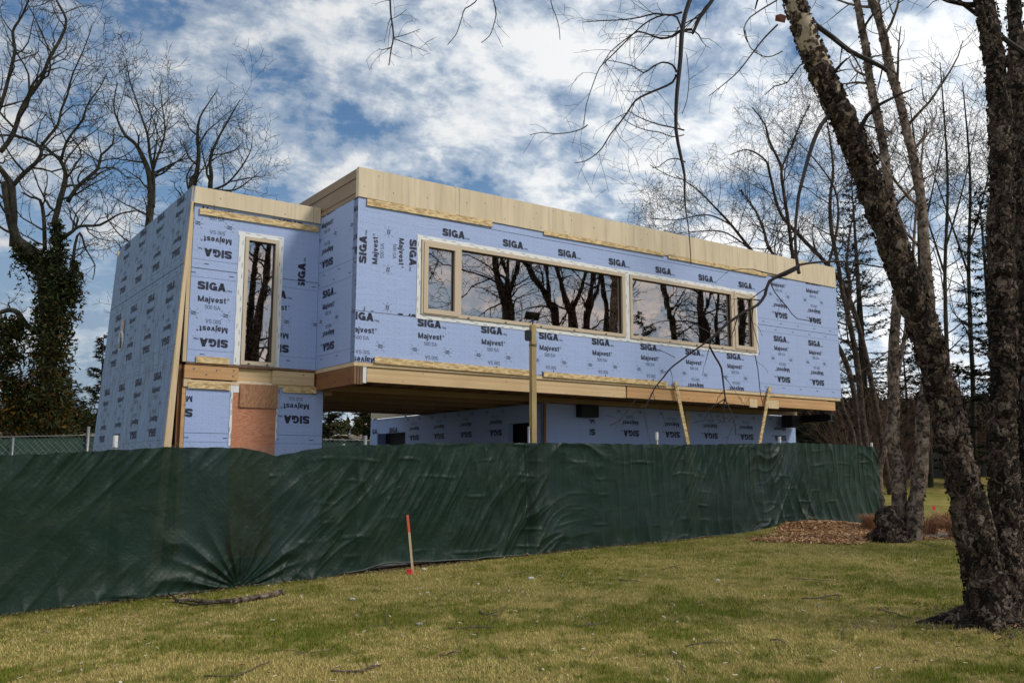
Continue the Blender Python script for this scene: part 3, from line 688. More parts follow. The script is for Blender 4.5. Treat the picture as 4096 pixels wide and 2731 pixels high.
# leaning side wall with its timber edge
zl = lambda z: -2.262 - (6.222 - z) * .0580
TA, TB = T1 - .06, 6.87
mb = MB(); Zb = .1
def lp(t, z, off=0.0): return (zl(z) - off, t, z)
sil = [(TA, Zb), (TB, Zb), (TB, 6.05), (6.50, 6.215), (TA, 6.222)]
n = len(sil)
mb.add([lp(t, z) for t, z in sil] + [(zl(z) + .045, t, z) for t, z in sil], [tuple(range(n)), tuple(range(2 * n - 1, n - 1, -1))] + [(i, n + i, n + (i + 1) % n, (i + 1) % n) for i in range(n)])
P = Print()
P.roll((-TB, -TA, Zb, 1.93), 1.18, -2.27, 1.28); P.roll((-TB, -TA, 1.93, 3.42), 2.68, -2.55, 1.28); P.roll((-TB, -TA, 3.42, 4.92), 4.17, -2.36, 1.28); P.roll((-TB, -TA, 4.92, 6.20), 5.665, -2.36, 1.28)
P.into(mb, lambda x, y: (zl(y) - .004, -x, y))
lw = part('leaning_wall', mb, [M['membrane_shaded_dirty'], M['ink']])
mb = MB(); mb.prism([(zl(Zb) + .008, Zb), (zl(Zb) + .155, Zb), (zl(5.95) + .035, 5.95), (zl(5.95) + .006, 5.95)], 'y', TA - .028, TA - .002); part('edge_board', mb, M['stud'])
mb = MB(); mb.prism([(zl(Zb) - .002, Zb), (zl(Zb) + .008, Zb), (zl(6.2) + .008, 6.2), (zl(6.2) - .002, 6.2)], 'y', TA - .012, TA - .002); part('edge_strip', mb, M['glulam'])
mb = MB(); mb.box(-2.262, -2.203, T1 + .01, T1 + .10, 3.33, 5.80); mb.box(-2.25, -2.203, T1 + .02, T1 + .1, 5.80, 5.94); part('stud', mb, M['stud'])
mb = MB(); mb.box(-2.245, -2.19, T1 + .005, T1 + .10, .2, 2.93); part('stud', mb, M['glulam_orange'])
mb = MB(); mb.box(-2.30, -2.25, T1 + .06, T1 + .14, .2, 3.3); part('stud', mb, M['lvl'])
mb = MB(); mb.box(zl(6) + .01, zl(6) + .1, TB - .02, TB + .07, 5.6, 6.2); part('stud', mb, M['glulam'])
# vent hood and strip on the leaning wall
tv, zv = 5.38, 4.10
ring = [(zl(zv) - .018, tv + .16 * math.cos(a), zv + .18 * math.sin(a)) for a in np.linspace(0, 2 * math.pi, 20)]
mb = MB(); mb.tube(ring, .018, 6, cap=False); hood = part('vent_hood', mb, M['white_pipe'])
mb = MB(); mb.box(zl(zv) - .05, zl(zv) - .006, tv - .10, tv + .06, zv - .15, zv - .02); part('vent_pipe', mb, M['black_plastic'], hood)
mb = MB(); mb.box(zl(zv) - .03, zl(zv) - .005, tv - .09, tv - .02, zv + .05, zv + .42); part('vent_strip', mb, M['stud'])

# loose braces that prop the floor edge
def brace(s0, z0, s1, z1, lab):
    o = empty('brace_board', hw(s1, -.1, ground_z(*hw(s1, -.1, 0)[:2])), HROT)
    tag(o, lab, 'board', 'strand board braces propped against the floor beam')
    base = hw(s1, -.1, 0); gz = ground_z(base.x, base.y)
    k = (z0 - gz) / (z0 - z1); se = s0 + (s1 - s0) * k - s1; dx = (s1 - s0) / (z0 - z1)
    mb = MB(); wd = .045
    mb.prism([(s0 - s1 - wd, z0 - gz), (s0 - s1 + wd, z0 - gz + .005), (se + wd, 0), (se - wd, 0)], 'y', .045, .068)
    ob = mb.build('board', M['osb'], o)
    for dz in (.08, .16): mb = MB(); mb.tube([(s0 - s1 + dx * dz, .043, z0 - gz - dz), (s0 - s1 + dx * dz, .047, z0 - gz - dz)], .008, 6); mb.build('nail', M['galv'], ob)
a = on_t(2704, 1527, -.06); b = on_t(2755, 1777, -.06); brace(a[0], a[1], b[0], b[1], 'narrow strand board prop leaning left to right below the right window')
a = on_t(3083, 1545, -.06); b = on_t(3040, 1777, -.06); brace(a[0], a[1], b[0], b[1], 'narrow strand board prop slanting the other way near the right end of the house')

# ------------------------------------------------------------------ ground
def ground_mat():
    m, t, b, co = mat('lawn')
    n1 = t.noise(co, .8, 6, .65, .4); n2 = t.noise(co, 4.5, 7, .7, .3); n3 = t.noise(co, 34, 6, .7)
    f = t.math('ADD', t.math('ADD', t.math('MULTIPLY', n1, .5), t.math('MULTIPLY', n2, .35)), t.math('MULTIPLY', n3, .25))
    c = t.ramp(f, [(.40, (.12, .135, .02)), (.50, (.22, .195, .045)), (.58, (.30, .24, .07)), (.68, (.38, .29, .10))])
    setc(t, b, c); b.inputs['Roughness'].default_value = .95; b.inputs['Specular IOR Level'].default_value = .1
    bump(t, b, t.math('ADD', n3, t.math('MULTIPLY', n2, .6)), .9, .04)
    return m
M['lawn'] = ground_mat()
def grid_axis(lo, hi, near, step, far_step):
    v = []; x = lo
    while x < hi: v.append(x); x += step if near[0] < x < near[1] else far_step
    return v + [hi]
gx = grid_axis(-160, 170, (-10, 14), .4, 4.0); gy = grid_axis(-60, 260, (3, 26), .4, 4.0)
mb = MB(); nx = len(gx)
for y in gy:
    for x in gx: mb.v.append((x, y, ground_z(x, y)))
mb.f = [(j * nx + i, j * nx + i + 1, (j + 1) * nx + i + 1, (j + 1) * nx + i) for j in range(len(gy) - 1) for i in range(nx - 1)]; mb.m = [0] * len(mb.f)
tag(mb.build('ground', M['lawn'], smooth=True), kind='structure')

# unseen dark earth sheet added behind the fence to cut bounce on walls
_fd = Vector((.795, .606)).normalized(); _fn = Vector((-_fd.y, _fd.x)); mb = MB(); ni, nj = 60, 34
for j in range(nj + 1):
    for i in range(ni + 1):
        q_ = Vector((-5.8, 10.2)) + _fd * (-5 + 22.8 * i / ni) + _fn * (.12 + 15 * j / nj); mb.v.append((q_.x, q_.y, ground_z(q_.x, q_.y) + .03))
mb.f = [(j * (ni + 1) + i, j * (ni + 1) + i + 1, (j + 1) * (ni + 1) + i + 1, (j + 1) * (ni + 1) + i) for j in range(nj) for i in range(ni)]; mb.m = [0] * len(mb.f)
tag(mb.build('bounce_cut_soil', M['bounce_cut_soil'], smooth=True), kind='structure')

def vnoise(x, y, f, o=0): return noise.noise(Vector((x * f + o, y * f - o, o * .37)))
# fence line on plan
FD = Vector((.795, .606)); FD.normalize(); FN = Vector((FD.y, -FD.x))           # along the fence, towards the camera
F0 = Vector((-5.8, 10.2))
def fence_side(x, y): return (x - F0.x) * FN.x + (y - F0.y) * FN.y             # >0 on the lawn side
# short grass: one stuff object of many small blades
rs = np.random.RandomState(5); N = 430000
def lawn_points(n, ymin, ymax, pw):
    u_ = rs.rand(n); y = (ymin ** (1 - pw) + u_ * (ymax ** (1 - pw) - ymin ** (1 - pw))) ** (1 / (1 - pw))
    x = (rs.rand(n) * 2 - 1) * (y * .63 + 1.4); return x, y
gxp, gyp = lawn_points(N, 4.6, 24, 1.9)
def mulch(x, y):
    e_ = ((x - 8.0) * .80 + (y - 18.5) * .60) / 3.9; e2 = (-(x - 8.0) * .60 + (y - 18.5) * .80) / 1.75
    return e_ * e_ + e2 * e2
ok = ((gxp - F0.x) * FN.x + (gyp - F0.y) * FN.y > .02) & (mulch(gxp, gyp) + .25 * rs.rand(len(gxp)) > .95)
gxp, gyp = gxp[ok], gyp[ok]; N = len(gxp)
gz = np.array([ground_z(a, b) for a, b in zip(gxp, gyp)])
n1 = np.array([vnoise(a, b, .5, 2.2) * .8 + .7 * vnoise(a, b, 1.9, 5.1) + .8 * vnoise(a, b, 6.0, 9) + .5 * vnoise(a, b, 17.0, 3) - .9 * max(0, vnoise(a, b, 1.1, 31) - .12) for a, b in zip(gxp, gyp)])
ang = rs.rand(N) * 2 * np.pi; lean = rs.rand(N) * .03 + .004; hgt = (.012 + .022 * rs.rand(N)) * (1 + .5 * (n1 < -.1)); wd = .0016 + .0007 * rs.rand(N) + .00022 * gyp
ex, ey = np.cos(ang), np.sin(ang)
tri = np.zeros((N, 3, 3)); tri[:, 0] = np.stack([gxp - ey * wd, gyp + ex * wd, gz - .002], 1); tri[:, 1] = np.stack([gxp + ey * wd, gyp - ex * wd, gz - .002], 1)
tri[:, 2] = np.stack([gxp + ex * lean, gyp + ey * lean, gz + hgt], 1)
k = np.clip(n1 * 1.6 + .62 + .38 * (rs.rand(N) - .5), 0, 1)[:, None]
green = np.array([.165, .200, .024]); straw = np.array([.61, .49, .19])
colr = (green * (1 - k) + straw * k) * (.65 + .7 * rs.rand(N)[:, None])
tag(bulk('grass', tri.reshape(-1, 3), 3, M['blade'], col=np.repeat(colr, 3, 0)), kind='stuff')

# mulch under the right end of the fence
def chips(name, pts, size, cols, seed=1):
    r_ = np.random.RandomState(seed); n = len(pts); P_ = np.array([(x, y, ground_z(x, y)) for x, y in pts])
    a = r_.rand(n) * 6.283; l = size * (.5 + r_.rand(n)); w_ = l * (.15 + .25 * r_.rand(n)); tl = (r_.rand(n) - .5) * .9; up = r_.rand(n) * .03
    d = np.stack([np.cos(a) * np.cos(tl), np.sin(a) * np.cos(tl), np.sin(tl)], 1); e = np.stack([-np.sin(a), np.cos(a), (r_.rand(n) - .5) * .8], 1)
    P_[:, 2] += .006 + up
    q = np.stack([P_ - d * l[:, None] - e * w_[:, None], P_ + d * l[:, None] - e * w_[:, None], P_ + d * l[:, None] + e * w_[:, None], P_ - d * l[:, None] + e * w_[:, None]], 1)
    c = np.array(cols)[r_.randint(0, len(cols), n)] * (.6 + .8 * r_.rand(n)[:, None])
    return bulk(name, q.reshape(-1, 3), 4, M['chips'], col=np.repeat(c, 4, 0))
pts = []
rr = random.Random(11)
while len(pts) < 48000:
    x = rr.uniform(3.0, 12.0); y = rr.uniform(14.6, 23)
    if rr.random() ** .5 * .40 + mulch(x, y) < 1.15 + .5 * noise.noise(Vector((x, y, 0))): pts.append((x, y))
tag(chips('wood_chips', pts, .026, [(.46, .22, .10), (.56, .33, .17), (.26, .12, .055), (.62, .43, .25)], 2), kind='stuff')
# litter on the lawn: dead leaves and crumbs of bark
pts = [(x, y) for x, y in zip(*lawn_points(9000, 5.0, 18, 1.2)) if fence_side(x, y) > .05]
tag(chips('leaf_litter', pts, .016, [(.30, .16, .08), (.24, .14, .08), (.12, .07, .04), (.10, .06, .04), (.50, .42, .32)], 3), kind='stuff')
pts = []
while len(pts) < 2600:                                        # bare rim with roots and litter along the fence foot
    p_ = rr.uniform(-3, 12); off = abs(rr.gauss(0, .10)); q = F0 + FD * p_ + FN * off
    if rr.random() < .35 + .5 * noise.noise(Vector((p_ * .8, 0, 4))): pts.append((q.x, q.y))
tag(chips('fence_foot_litter', pts, .02, [(.16, .10, .06), (.10, .065, .04), (.28, .20, .12)], 4), kind='stuff')

pts = []
for _ in range(2600):                                         # litter gathered round the foot of the big birch
    a_ = rr.uniform(0, 6.283); r_ = abs(rr.gauss(.15, .38)) + .12; pts.append((4.7 + r_ * math.cos(a_) * 1.5 - .1, 8.1 + r_ * math.sin(a_)))
tag(chips('birch_foot_litter', pts, .018, [(.12, .08, .055), (.07, .05, .035), (.22, .16, .11)], 6), kind='stuff')

# ------------------------------------------------------------------ privacy screen fence
FL0, FL1 = -5.0, 18.02                                          # along FD from F0
TOPK = [(-5, 1.62), (0.0, 1.77), (1.25, 1.85), (1.8, 1.89), (2.65, 1.90), (2.95, 1.885), (3.3, 1.80), (3.65, 1.87), (4.2, 1.95), (6.0, 2.02), (8.2, 2.06), (11.5, 2.09), (14.8, 2.19), (16.6, 2.185), (18.1, 2.14)]
BOTK = [(-5, -.12), (0, .0), (1.35, .085), (2.85, .10), (4.1, .165), (5.0, .24), (5.5, .27), (7.9, .27), (9.8, .30), (11.9, .37), (13.3, .39), (14.1, .43), (15.2, .62), (16.6, .40), (18.1, .42)]
def lerpk(K, p):
    if p <= K[0][0]: return K[0][1]
    for (a, x), (b, y) in zip(K, K[1:]):
        if p <= b: return x + (y - x) * (p - a) / (b - a)
    return K[-1][1]
POSTS = [-3.2, -.35, 1.28, 4.35, 7.4, 10.55, 13.9, 15.9, 17.95]
GATH = (2.86, .10)
def screen_disp(p, z, zt, zb):
    h = (z - zb) / (zt - zb); V3 = lambda a, b, c: noise.noise(Vector((a, b, c)))
    d = .035 * V3(p * .5, z * .8, 1) + .018 * V3(p * 1.6, z * 1.1, 5) + .010 * V3(p * 4.2, z * 3.4, 6)
    # diagonal drags, direction changes slowly along the fence
    th = .75 + .75 * V3(p * .22, 2.0, 9)
    q = p * math.cos(th) - z * math.sin(th); r_ = p * math.sin(th) + z * math.cos(th)
    m_ = max(0, V3(p * .45, z * .6, 22) + .25)
    rid = 1 - abs(2 * V3(q * 3.2, r_ * .55, 3)); d += .066 * m_ * rid ** 3
    rid = 1 - abs(2 * V3(q * 7.5, r_ * .9, 8)); d += .030 * m_ * rid ** 3
    # vertical folds falling from the top ties
    k = p / .62; fr = abs((k % 1) - .5) * 2; d += .020 * (1 - fr) ** 3 * max(0, h - .35)
    rid = 1 - abs(2 * V3(p * 5.0, z * .7, 13)); d += .032 * rid ** 3 * max(0, h - .2) * (1 if p > 4.5 else .35)
    # packing creases
    if p > 3.2:
        k = (p + .02 * V3(z * 2, p, 0)) / .43; fr = abs((k % 1) - .5); d += (.010 * max(0, 1 - fr / .07)) * (.5 + V3(p, z, 40))
        cell = math.floor(p / .43); k = (z + .10 * V3(p * 1.1, z, 3) + .06 * V3(cell * 3.7, 0, 1)) / .27; fr = abs((k % 1) - .5); d += (.016 * max(0, 1 - fr / .14)) * max(0, V3(p * 1.9, z * 4.2, 50) - .04) * 1.5
    # fan of folds where the screen is gathered at its foot
    dx, dz = p - GATH[0], z - GATH[1]; rr_ = math.hypot(dx, dz) + 1e-4; an = math.atan2(dz, dx)
    am = math.exp(-((rr_ - .28) / .55) ** 2); wob = .35 * V3(p * 2, z * 2, 60)
    d += .044 * am * (1 - abs(math.sin(an * 10.5 + wob * 3))) ** 1.0 * min(1, rr_ / .12)
    d += .030 * math.exp(-((rr_ - .9) / .7) ** 2) * (1 - abs(math.sin(an * 5.2 + wob * 5)))
    d -= .05 * math.exp(-(rr_ / .25) ** 2)
    # big puckers near the foot at the right end
    if p > 12.5:
        rid = 1 - abs(2 * V3((p + h * .5) * 3.0, h * .4, 71)); d += .085 * rid ** 2 * max(0, .55 - h) * min(1, (p - 12.5) / 1.5)
    for q_, s_ in ((7.65, 1.0), (1.28, .35)):                    # deep pulls at two posts
        d += s_ * (.05 * math.exp(-((p - q_ - .1) / .07) ** 2) * (.6 + V3(z * 2.2, q_, 80)) - .04 * math.exp(-((p - q_ + .05) / .05) ** 2))
    rid = 1 - abs(2 * V3(p * 2.6, h * .8, 33)); d += .035 * rid ** 3 * math.exp(-h / .16)
    for q_ in POSTS: d -= .012 * math.exp(-((p - q_) / .10) ** 2)
    return d + .05 * math.exp(-h / .05) * .3
fence = empty('construction_fence', (F0.x, F0.y, .1), math.atan2(FD.y, FD.x))
tag(fence, 'long site fence covered with wrinkled dark green privacy screen along the lawn', 'fence')
# local frame: x along, -y towards the camera
def screen_mesh(p0, p1, n, rows, y0=0.0, fn=screen_disp, topoff=0.0):
    mb = MB(); nr = rows + 1
    for i in range(n + 1):
        p = p0 + (p1 - p0) * i / n
        zt = lerpk(TOPK, p) + .010 * noise.noise(Vector((p * 3, 0, 0))) - .022 * abs(math.sin(p * math.pi / .31)) ** 3 * (.5 + .5 * noise.noise(Vector((p * .7, 3, 0)))) + topoff
        zb = lerpk(BOTK, p) + .015 * noise.noise(Vector((p * 2.4, 7, 0)))
        zb += .055 * math.exp(-((p - 5.05) / .35) ** 2)
        for j in range(nr):
            h = j / rows; z = zb + (zt - zb) * h
            mb.v.append((p, y0 - fn(p, z, zt, zb), z - .1))
    mb.f = [(i * nr + j, (i + 1) * nr + j, (i + 1) * nr + j + 1, i * nr + j + 1) for i in range(n) for j in range(rows)]; mb.m = [0] * len(mb.f)
    return mb
mb = screen_mesh(FL0, 18.0, 1500, 112)
# the screen turns the corner and runs back
o0 = len(mb.v); rows = 112
for i in range(40):
    a = i / 39; q = 2.6 * a
    for j in range(rows + 1):
        h = j / rows; zt = 2.14 - .05 * a; zb = .42 + .1 * a; z = zb + (zt - zb) * h
        r_ = .05; mb.v.append((18.0 + .07 * min(1, a * 18) + .25 * a + .03 * noise.noise(Vector((q * 3, z, 5))), -screen_disp(18.0, z, zt, zb) * (1 - min(1, a * 10)) + q, z - .1))
nr = rows + 1
for i in range(39):
    for j in range(rows): mb.f.append((o0 + i * nr + j, o0 + (i + 1) * nr + j, o0 + (i + 1) * nr + j + 1, o0 + i * nr + j + 1)); mb.m.append(0)
base_i = 1500 * nr
for j in range(rows): mb.f.append((base_i + j, o0 + j, o0 + j + 1, base_i + j + 1)); mb.m.append(0)
part('privacy_screen', mb, M['screen'], fence, smooth=True)
# bottom hem
mb = MB(); pts_ = []
for i in range(600):
    p = 4.4 + (17.9 - 4.4) * i / 599; zb = lerpk(BOTK, p) + .015 * noise.noise(Vector((p * 2.4, 7, 0))) + .055 * math.exp(-((p - 5.05) / .35) ** 2); zt = lerpk(TOPK, p)
    pts_.append((p, -screen_disp(p, zb, zt, zb) - .004, zb - .1))
mb.tube(pts_, .007, 4); part('hem', mb, plain('dusty_hem', (.10, .12, .10), .8), fence)
def chain_link(mb, p0, p1, zb, zt, y, step=.075, r_=.0019, wob=0.0):
    """woven diagonals clipped to the panel"""
    q = p0 - (zt(p0) - zb(p0)) - .2
    while q < p1 + 2.2:
        for sg in (1, -1):
            # line x = q + sg*(z - z0)
            pm = q; lo = zb(min(max(pm, p0), p1)); hi = zt(min(max(pm, p0), p1))
            xa, xb = (q, q + (hi - lo)) if sg > 0 else (q, q - (hi - lo))
            za, zb_ = lo, hi
            for lim, side in ((p0, -1), (p1, 1)):
                for _ in (0,):
                    if (xa - lim) * side > 0 and (xb - lim) * side > 0: za = None; break
                    if (xa - lim) * side > 0: k = (lim - xa) / (xb - xa); za = za + (zb_ - za) * k; xa = lim
                    elif (xb - lim) * side > 0: k = (lim - xa) / (xb - xa); zb_ = za + (zb_ - za) * k; xb = lim
                if za is None: break
            if za is None or abs(xa - xb) < .01: continue
            mb.tube([(xa, y + sg * r_, za), (xb, y + sg * r_, zb_)], r_, 3, cap=False)
        q += step
mb = MB(); chain_link(mb, -4.9, 6.5, lambda p: lerpk(BOTK, p) - .13, lambda p: 1.86 + .012 * p - .1 + (.05 if 1 < p < 4 else 0), .07)
part('chain_link_mesh', mb, M['galv'], fence)
for q_, top, wrap in ((-3.2, 1.75, 0), (-.35, 1.8, 0), (1.28, 2.02, 1), (4.35, 1.98, 0), (7.72, 2.32, 0), (10.75, 2.30, 1), (14.45, 2.30, 1), (17.92, 2.24, 1)):
    mb = MB(); mb.tube([(q_, .10, lerpk(BOTK, q_) - .2), (q_, .10, top - .1)], .024, 10); ps = part('fence_post', mb, M['galv'], fence, smooth=True)
    if wrap: mb = MB(); mb.tube([(q_, .10, top - .24), (q_, .10, top - .095)], .029, 10); part('post_cap', mb, M['white_pipe'], ps)
# front foot strut seen under the lifted screen
mb = MB(); mb.box(4.85, 5.35, -.02, .0, .155, .175); mb.tube([(4.72, .02, -.1), (4.72, .02, .2)], .02, 8); part('bottom_rail', mb, M['galv'], fence)

# ------------------------------------------------------------------ chain-link fence at the back of the site
bf = empty('chain_link_fence', (0, 0, 0)); tag(bf, 'wire mesh fence with green screen and pale posts at the back of the site', 'fence')
pa, pb = at(-120, 1812, 24.0), at(380, 1812, 27.0); pc = at(1290, 1790, 29); pd = at(1520, 1790, 30)
def fence_run(a, b, za, zb, ztop_a, ztop_b):
    ln = (b.xy - a.xy).length; d = (b.xy - a.xy) / ln
    mb = MB(); n_ = int(ln / .08)
    for i in range(n_ + 1):
        k_ = i / n_; q = a.xy + d * ln * k_; zt = ztop_a + (ztop_b - ztop_a) * k_ - .03 - .04 * math.sin(k_ * 9) ** 2; zl_ = za + (zb - za) * k_
        off = .04 * noise.noise(Vector((k_ * 14, 0, 2)))
        mb.v += [(q.x - d.y * (.06 + off), q.y + d.x * (.06 + off), zl_), (q.x - d.y * (.06 - off), q.y + d.x * (.06 - off), (zl_ + zt) / 2), (q.x - d.y * .06, q.y + d.x * .06, zt)]
    mb.f = [(i * 3 + j, i * 3 + 3 + j, i * 3 + 4 + j, i * 3 + 1 + j) for i in range(n_) for j in (0, 1)]; mb.m = [0] * len(mb.f)
    part('privacy_screen', mb, M['screen_back'], bf)
    ch = MB(); chain_link(ch, 0, ln, lambda p: za + (zb - za) * p / ln, lambda p: ztop_a + (ztop_b - ztop_a) * p / ln, 0, .13, .0026)
    ch.v = [(a.x + d.x * x - d.y * y, a.y + d.y * x + d.x * y, z) for x, y, z in ch.v]; part('chain_link_mesh', ch, M['galv'], bf)
    mb = MB(); mb.tube([(a.x, a.y, ztop_a), (b.x, b.y, ztop_b)], .008, 6); part('tension_wire', mb, M['galv'], bf)
za_ = ground_z(pa.x, pa.y)
fence_run(pa, pb, za_, ground_z(pb.x, pb.y), at(0, 1752, 24.5).z, at(380, 1739, 27).z)
fence_run(pb, pc, ground_z(pb.x, pb.y), ground_z(pc.x, pc.y), at(380, 1739, 27).z, at(1290, 1757, 29).z)
fence_run(pc, pd, ground_z(pc.x, pc.y), ground_z(pd.x, pd.y), at(1290, 1757, 29).z, at(1520, 1760, 30).z)
for px_, Y_, tp, r_ in ((360, 26.8, 1706, .045), (1463, 29.6, 1742, .06), (1486, 29.4, 1745, .04), (60, 24.9, 1750, .03)):
    q = at(px_, tp, Y_); mb = MB(); mb.tube([(q.x, q.y - .08, ground_z(q.x, q.y) - .1), (q.x, q.y - .08, q.z)], r_, 10); part('fence_post', mb, M['galv'], bf, smooth=True)
# low tan wall beyond it
tw = MB(); a = at(-200, 1735, 33); b = at(380, 1725, 36); za_, zb_ = ground_z(a.x, a.y), ground_z(b.x, b.y)
tw.add([(a.x, a.y, za_), (b.x, b.y, zb_), (b.x, b.y, at(380, 1727, 36).z), (a.x, a.y, at(-200, 1722, 33).z), (a.x, a.y + .3, za_), (b.x, b.y + .3, zb_), (b.x, b.y + .3, at(380, 1727, 36).z), (a.x, a.y + .3, at(-200, 1722, 33).z)],
       [(0, 1, 2, 3), (5, 4, 7, 6), (3, 2, 6, 7), (1, 5, 6, 2), (4, 0, 3, 7)])
tag(tw.build('garden_wall', M['tanwall'], bevel=.02), 'low tan garden wall behind the back fence at the left edge', 'wall')
tw = MB(); a = at(1280, 1750, 36); b = at(1560, 1750, 37); tw.box(a.x, b.x, a.y, a.y + .3, ground_z(a.x, a.y) - .2, at(1400, 1738, 36).z); q = at(1352, 1700, 36.5)
tag(tw.build('garden_wall', M['tanwall'], bevel=.02), 'low pale wall glimpsed through the opening under the house', 'wall')
# dark silt fence at the far right
sf = empty('silt_fence', at(3560, 1900, 33)); sf.location = (0, 0, 0); tag(sf, 'low black fabric fence on the grassy rise behind the birches at the right', 'fence')
mb = MB(); q0 = at(3440, 1900, 34); q1 = at(4300, 1870, 37); n_ = 60
for i in range(n_ + 1):
    k_ = i / n_; p_ = q0.lerp(q1, k_); gz_ = ground_z(p_.x, p_.y); wob = .08 * noise.noise(Vector((k_ * 18, 0, 0)))
    for h_ in (-.1, .3, .6, .95): mb.v.append((p_.x + wob * h_, p_.y + wob * h_ + .05 * noise.noise(Vector((k_ * 30, h_ * 3, 0))), gz_ + h_ * (1 + .05 * math.sin(k_ * 20))))
mb.f = [(i * 4 + j, i * 4 + 4 + j, i * 4 + 5 + j, i * 4 + 1 + j) for i in range(n_) for j in range(3)]; mb.m = [0] * len(mb.f)
part('fabric', mb, M['steel_black'], sf)
for k_ in (0.02, .2, .38, .55, .72, .9):
    p_ = q0.lerp(q1, k_); gz_ = ground_z(p_.x, p_.y); mb = MB(); mb.box(p_.x - .03, p_.x + .03, p_.y + .06, p_.y + .12, gz_ - .1, gz_ + 1.1); part('stake', mb, M['lvl_end'], sf)

# ------------------------------------------------------------------ lamp post with solar panel
q = at(2131, 1300, 15.0); gzp = ground_z(q.x, q.y)
lp_ = empty('solar_lamp_post', (q.x, q.y, gzp), R(28)); tag(lp_, 'square timber post behind the green fence with small tilted solar panel on top', 'lamp post')
H = q.z - gzp
mb = MB(); mb.box(-.046, .046, -.046, .046, -.3, H); part('post', mb, M['post'], lp_, bevel=.004)
mb = MB(); mb.tube([(0, 0, H - .02), (0, 0, H + .12)], .013, 8); mb.tube([(0, 0, H + .07), (0, 0, H + .10)], .02, 8); br = part('bracket', mb, M['black_plastic'], lp_)
mb = MB(); mb.box(-.125, .125, -.10, .10, -.008, .008); pn = part('solar_panel', mb, M['black_plastic'], lp_, bevel=.002); pn.location = (-.01, 0, H + .155); pn.rotation_euler = (R(-30), R(6), R(-22))
mb = MB(); mb.prism([(-.045, -.06), (-.03, -.085), (.03, -.085), (.045, -.06), (.045, .085), (-.045, .085)], 'y', -.10, -.052); fl_ = part('flood_lamp', mb, M['black_plastic'], lp_, bevel=.004); fl_.location = (-.055, .03, H - .19); fl_.rotation_euler = (0, 0, R(-45))
mb = MB()
for k_ in range(3):
    z_ = H - .36 + .012 * k_; mb.tube([(-.05, -.05, z_), (.05, -.052, z_ + .008 * (k_ - 1)), (.052, .05, z_), (-.05, .05, z_ + .01), (-.05, -.05, z_)], .003, 4)
mb.tube([(.05, -.05, H - .35), (.056, -.03, H - .29), (.05, -.05, H - .24)], .002, 4); part('cable', mb, M['black_plastic'], lp_)

# ------------------------------------------------------------------ survey stake
q = at(1653, 2291, 12.9); gzp = ground_z(q.x, q.y)
st_ = empty('survey_stake', (q.x, q.y, gzp)); tag(st_, 'thin wooden survey stake with orange painted top in front of the green fence', 'stake')
d_ = at(1631, 2068, 12.9) - q
mb = MB(); e = Vector((.011, 0, 0))
def leanbox(mb, a, b, hw_, hd_):
    vs = []
    for p_ in (a, b): vs += [(p_[0] - hw_, p_[1] - hd_, p_[2]), (p_[0] + hw_, p_[1] - hd_, p_[2]), (p_[0] + hw_, p_[1] + hd_, p_[2]), (p_[0] - hw_, p_[1] + hd_, p_[2])]
    mb.add(vs, [(0, 3, 2, 1), (4, 5, 6, 7), (0, 1, 5, 4), (1, 2, 6, 5), (2, 3, 7, 6), (3, 0, 4, 7)])
Hs = .80; dx_ = d_.x / d_.z
leanbox(mb, (0, 0, -.05), (dx_ * Hs * .70, 0, Hs * .70), .015, .01); part('shaft', mb, M['stud'], st_)
mb = MB(); leanbox(mb, (dx_ * Hs * .70, 0, Hs * .70), (dx_ * Hs, 0, Hs), .0155, .0105); part('painted_top', mb, M['stake_orange'], st_)
q2 = at(1637, 2282, 12.85)
cp = MB(); cp.prism([(-.035, -.03), (.03, -.035), (.04, .02), (.0, .045), (-.04, .03)], 'z', 0, .055)
for (a_, b_) in (((.04, .0, .0), (.16, .03, .005)),): cp.tube([a_, b_], .006, 5)
o = cp.build('plastic_marker', M['flag_red'], bevel=.008); o.location = (q2.x, q2.y, ground_z(q2.x, q2.y) + .005); tag(o, 'small crumpled red plastic marker lying at the foot of the survey stake', 'marker')
q2 = at(3729, 2020, 19.5); mf = empty('marker_flag', (q2.x, q2.y, ground_z(q2.x, q2.y))); tag(mf, 'tiny red marker flag on a wire behind the birch pair', 'flag')
mb = MB(); mb.tube([(0, 0, -.05), (0, 0, .45)], .003, 4); part('wire', mb, M['galv'], mf); mb = MB(); mb.add([(0, 0, .44), (.07, .01, .45), (.075, .015, .36), (0, 0, .36)], [(0, 1, 2, 3), (3, 2, 1, 0)]); part('flag', mb, M['flag_red'], mf)
q2 = at(3503, 2160, 16.2); mb = MB(); mb.tube([(0, 0, -.05), (.004, 0, .16)], .009, 6); o = mb.build('iron_rod', M['lvl_end']); o.location = (q2.x, q2.y, ground_z(q2.x, q2.y)); tag(o, 'short rusty rod standing in the mulch left of the birch pair', 'rod')
# pale stepping slab among the dry grass
q2 = at(3775, 2120, 16.6); mb = MB(); mb.prism([(-.55, -.9), (.45, -.8), (.5, .9), (-.45, 1.0)], 'z', -.1, .035); o = mb.build('path', M['concrete'], bevel=.01); o.location = (q2.x + .3, q2.y + .7, ground_z(q2.x, q2.y + .5)); tag(o, kind='structure')

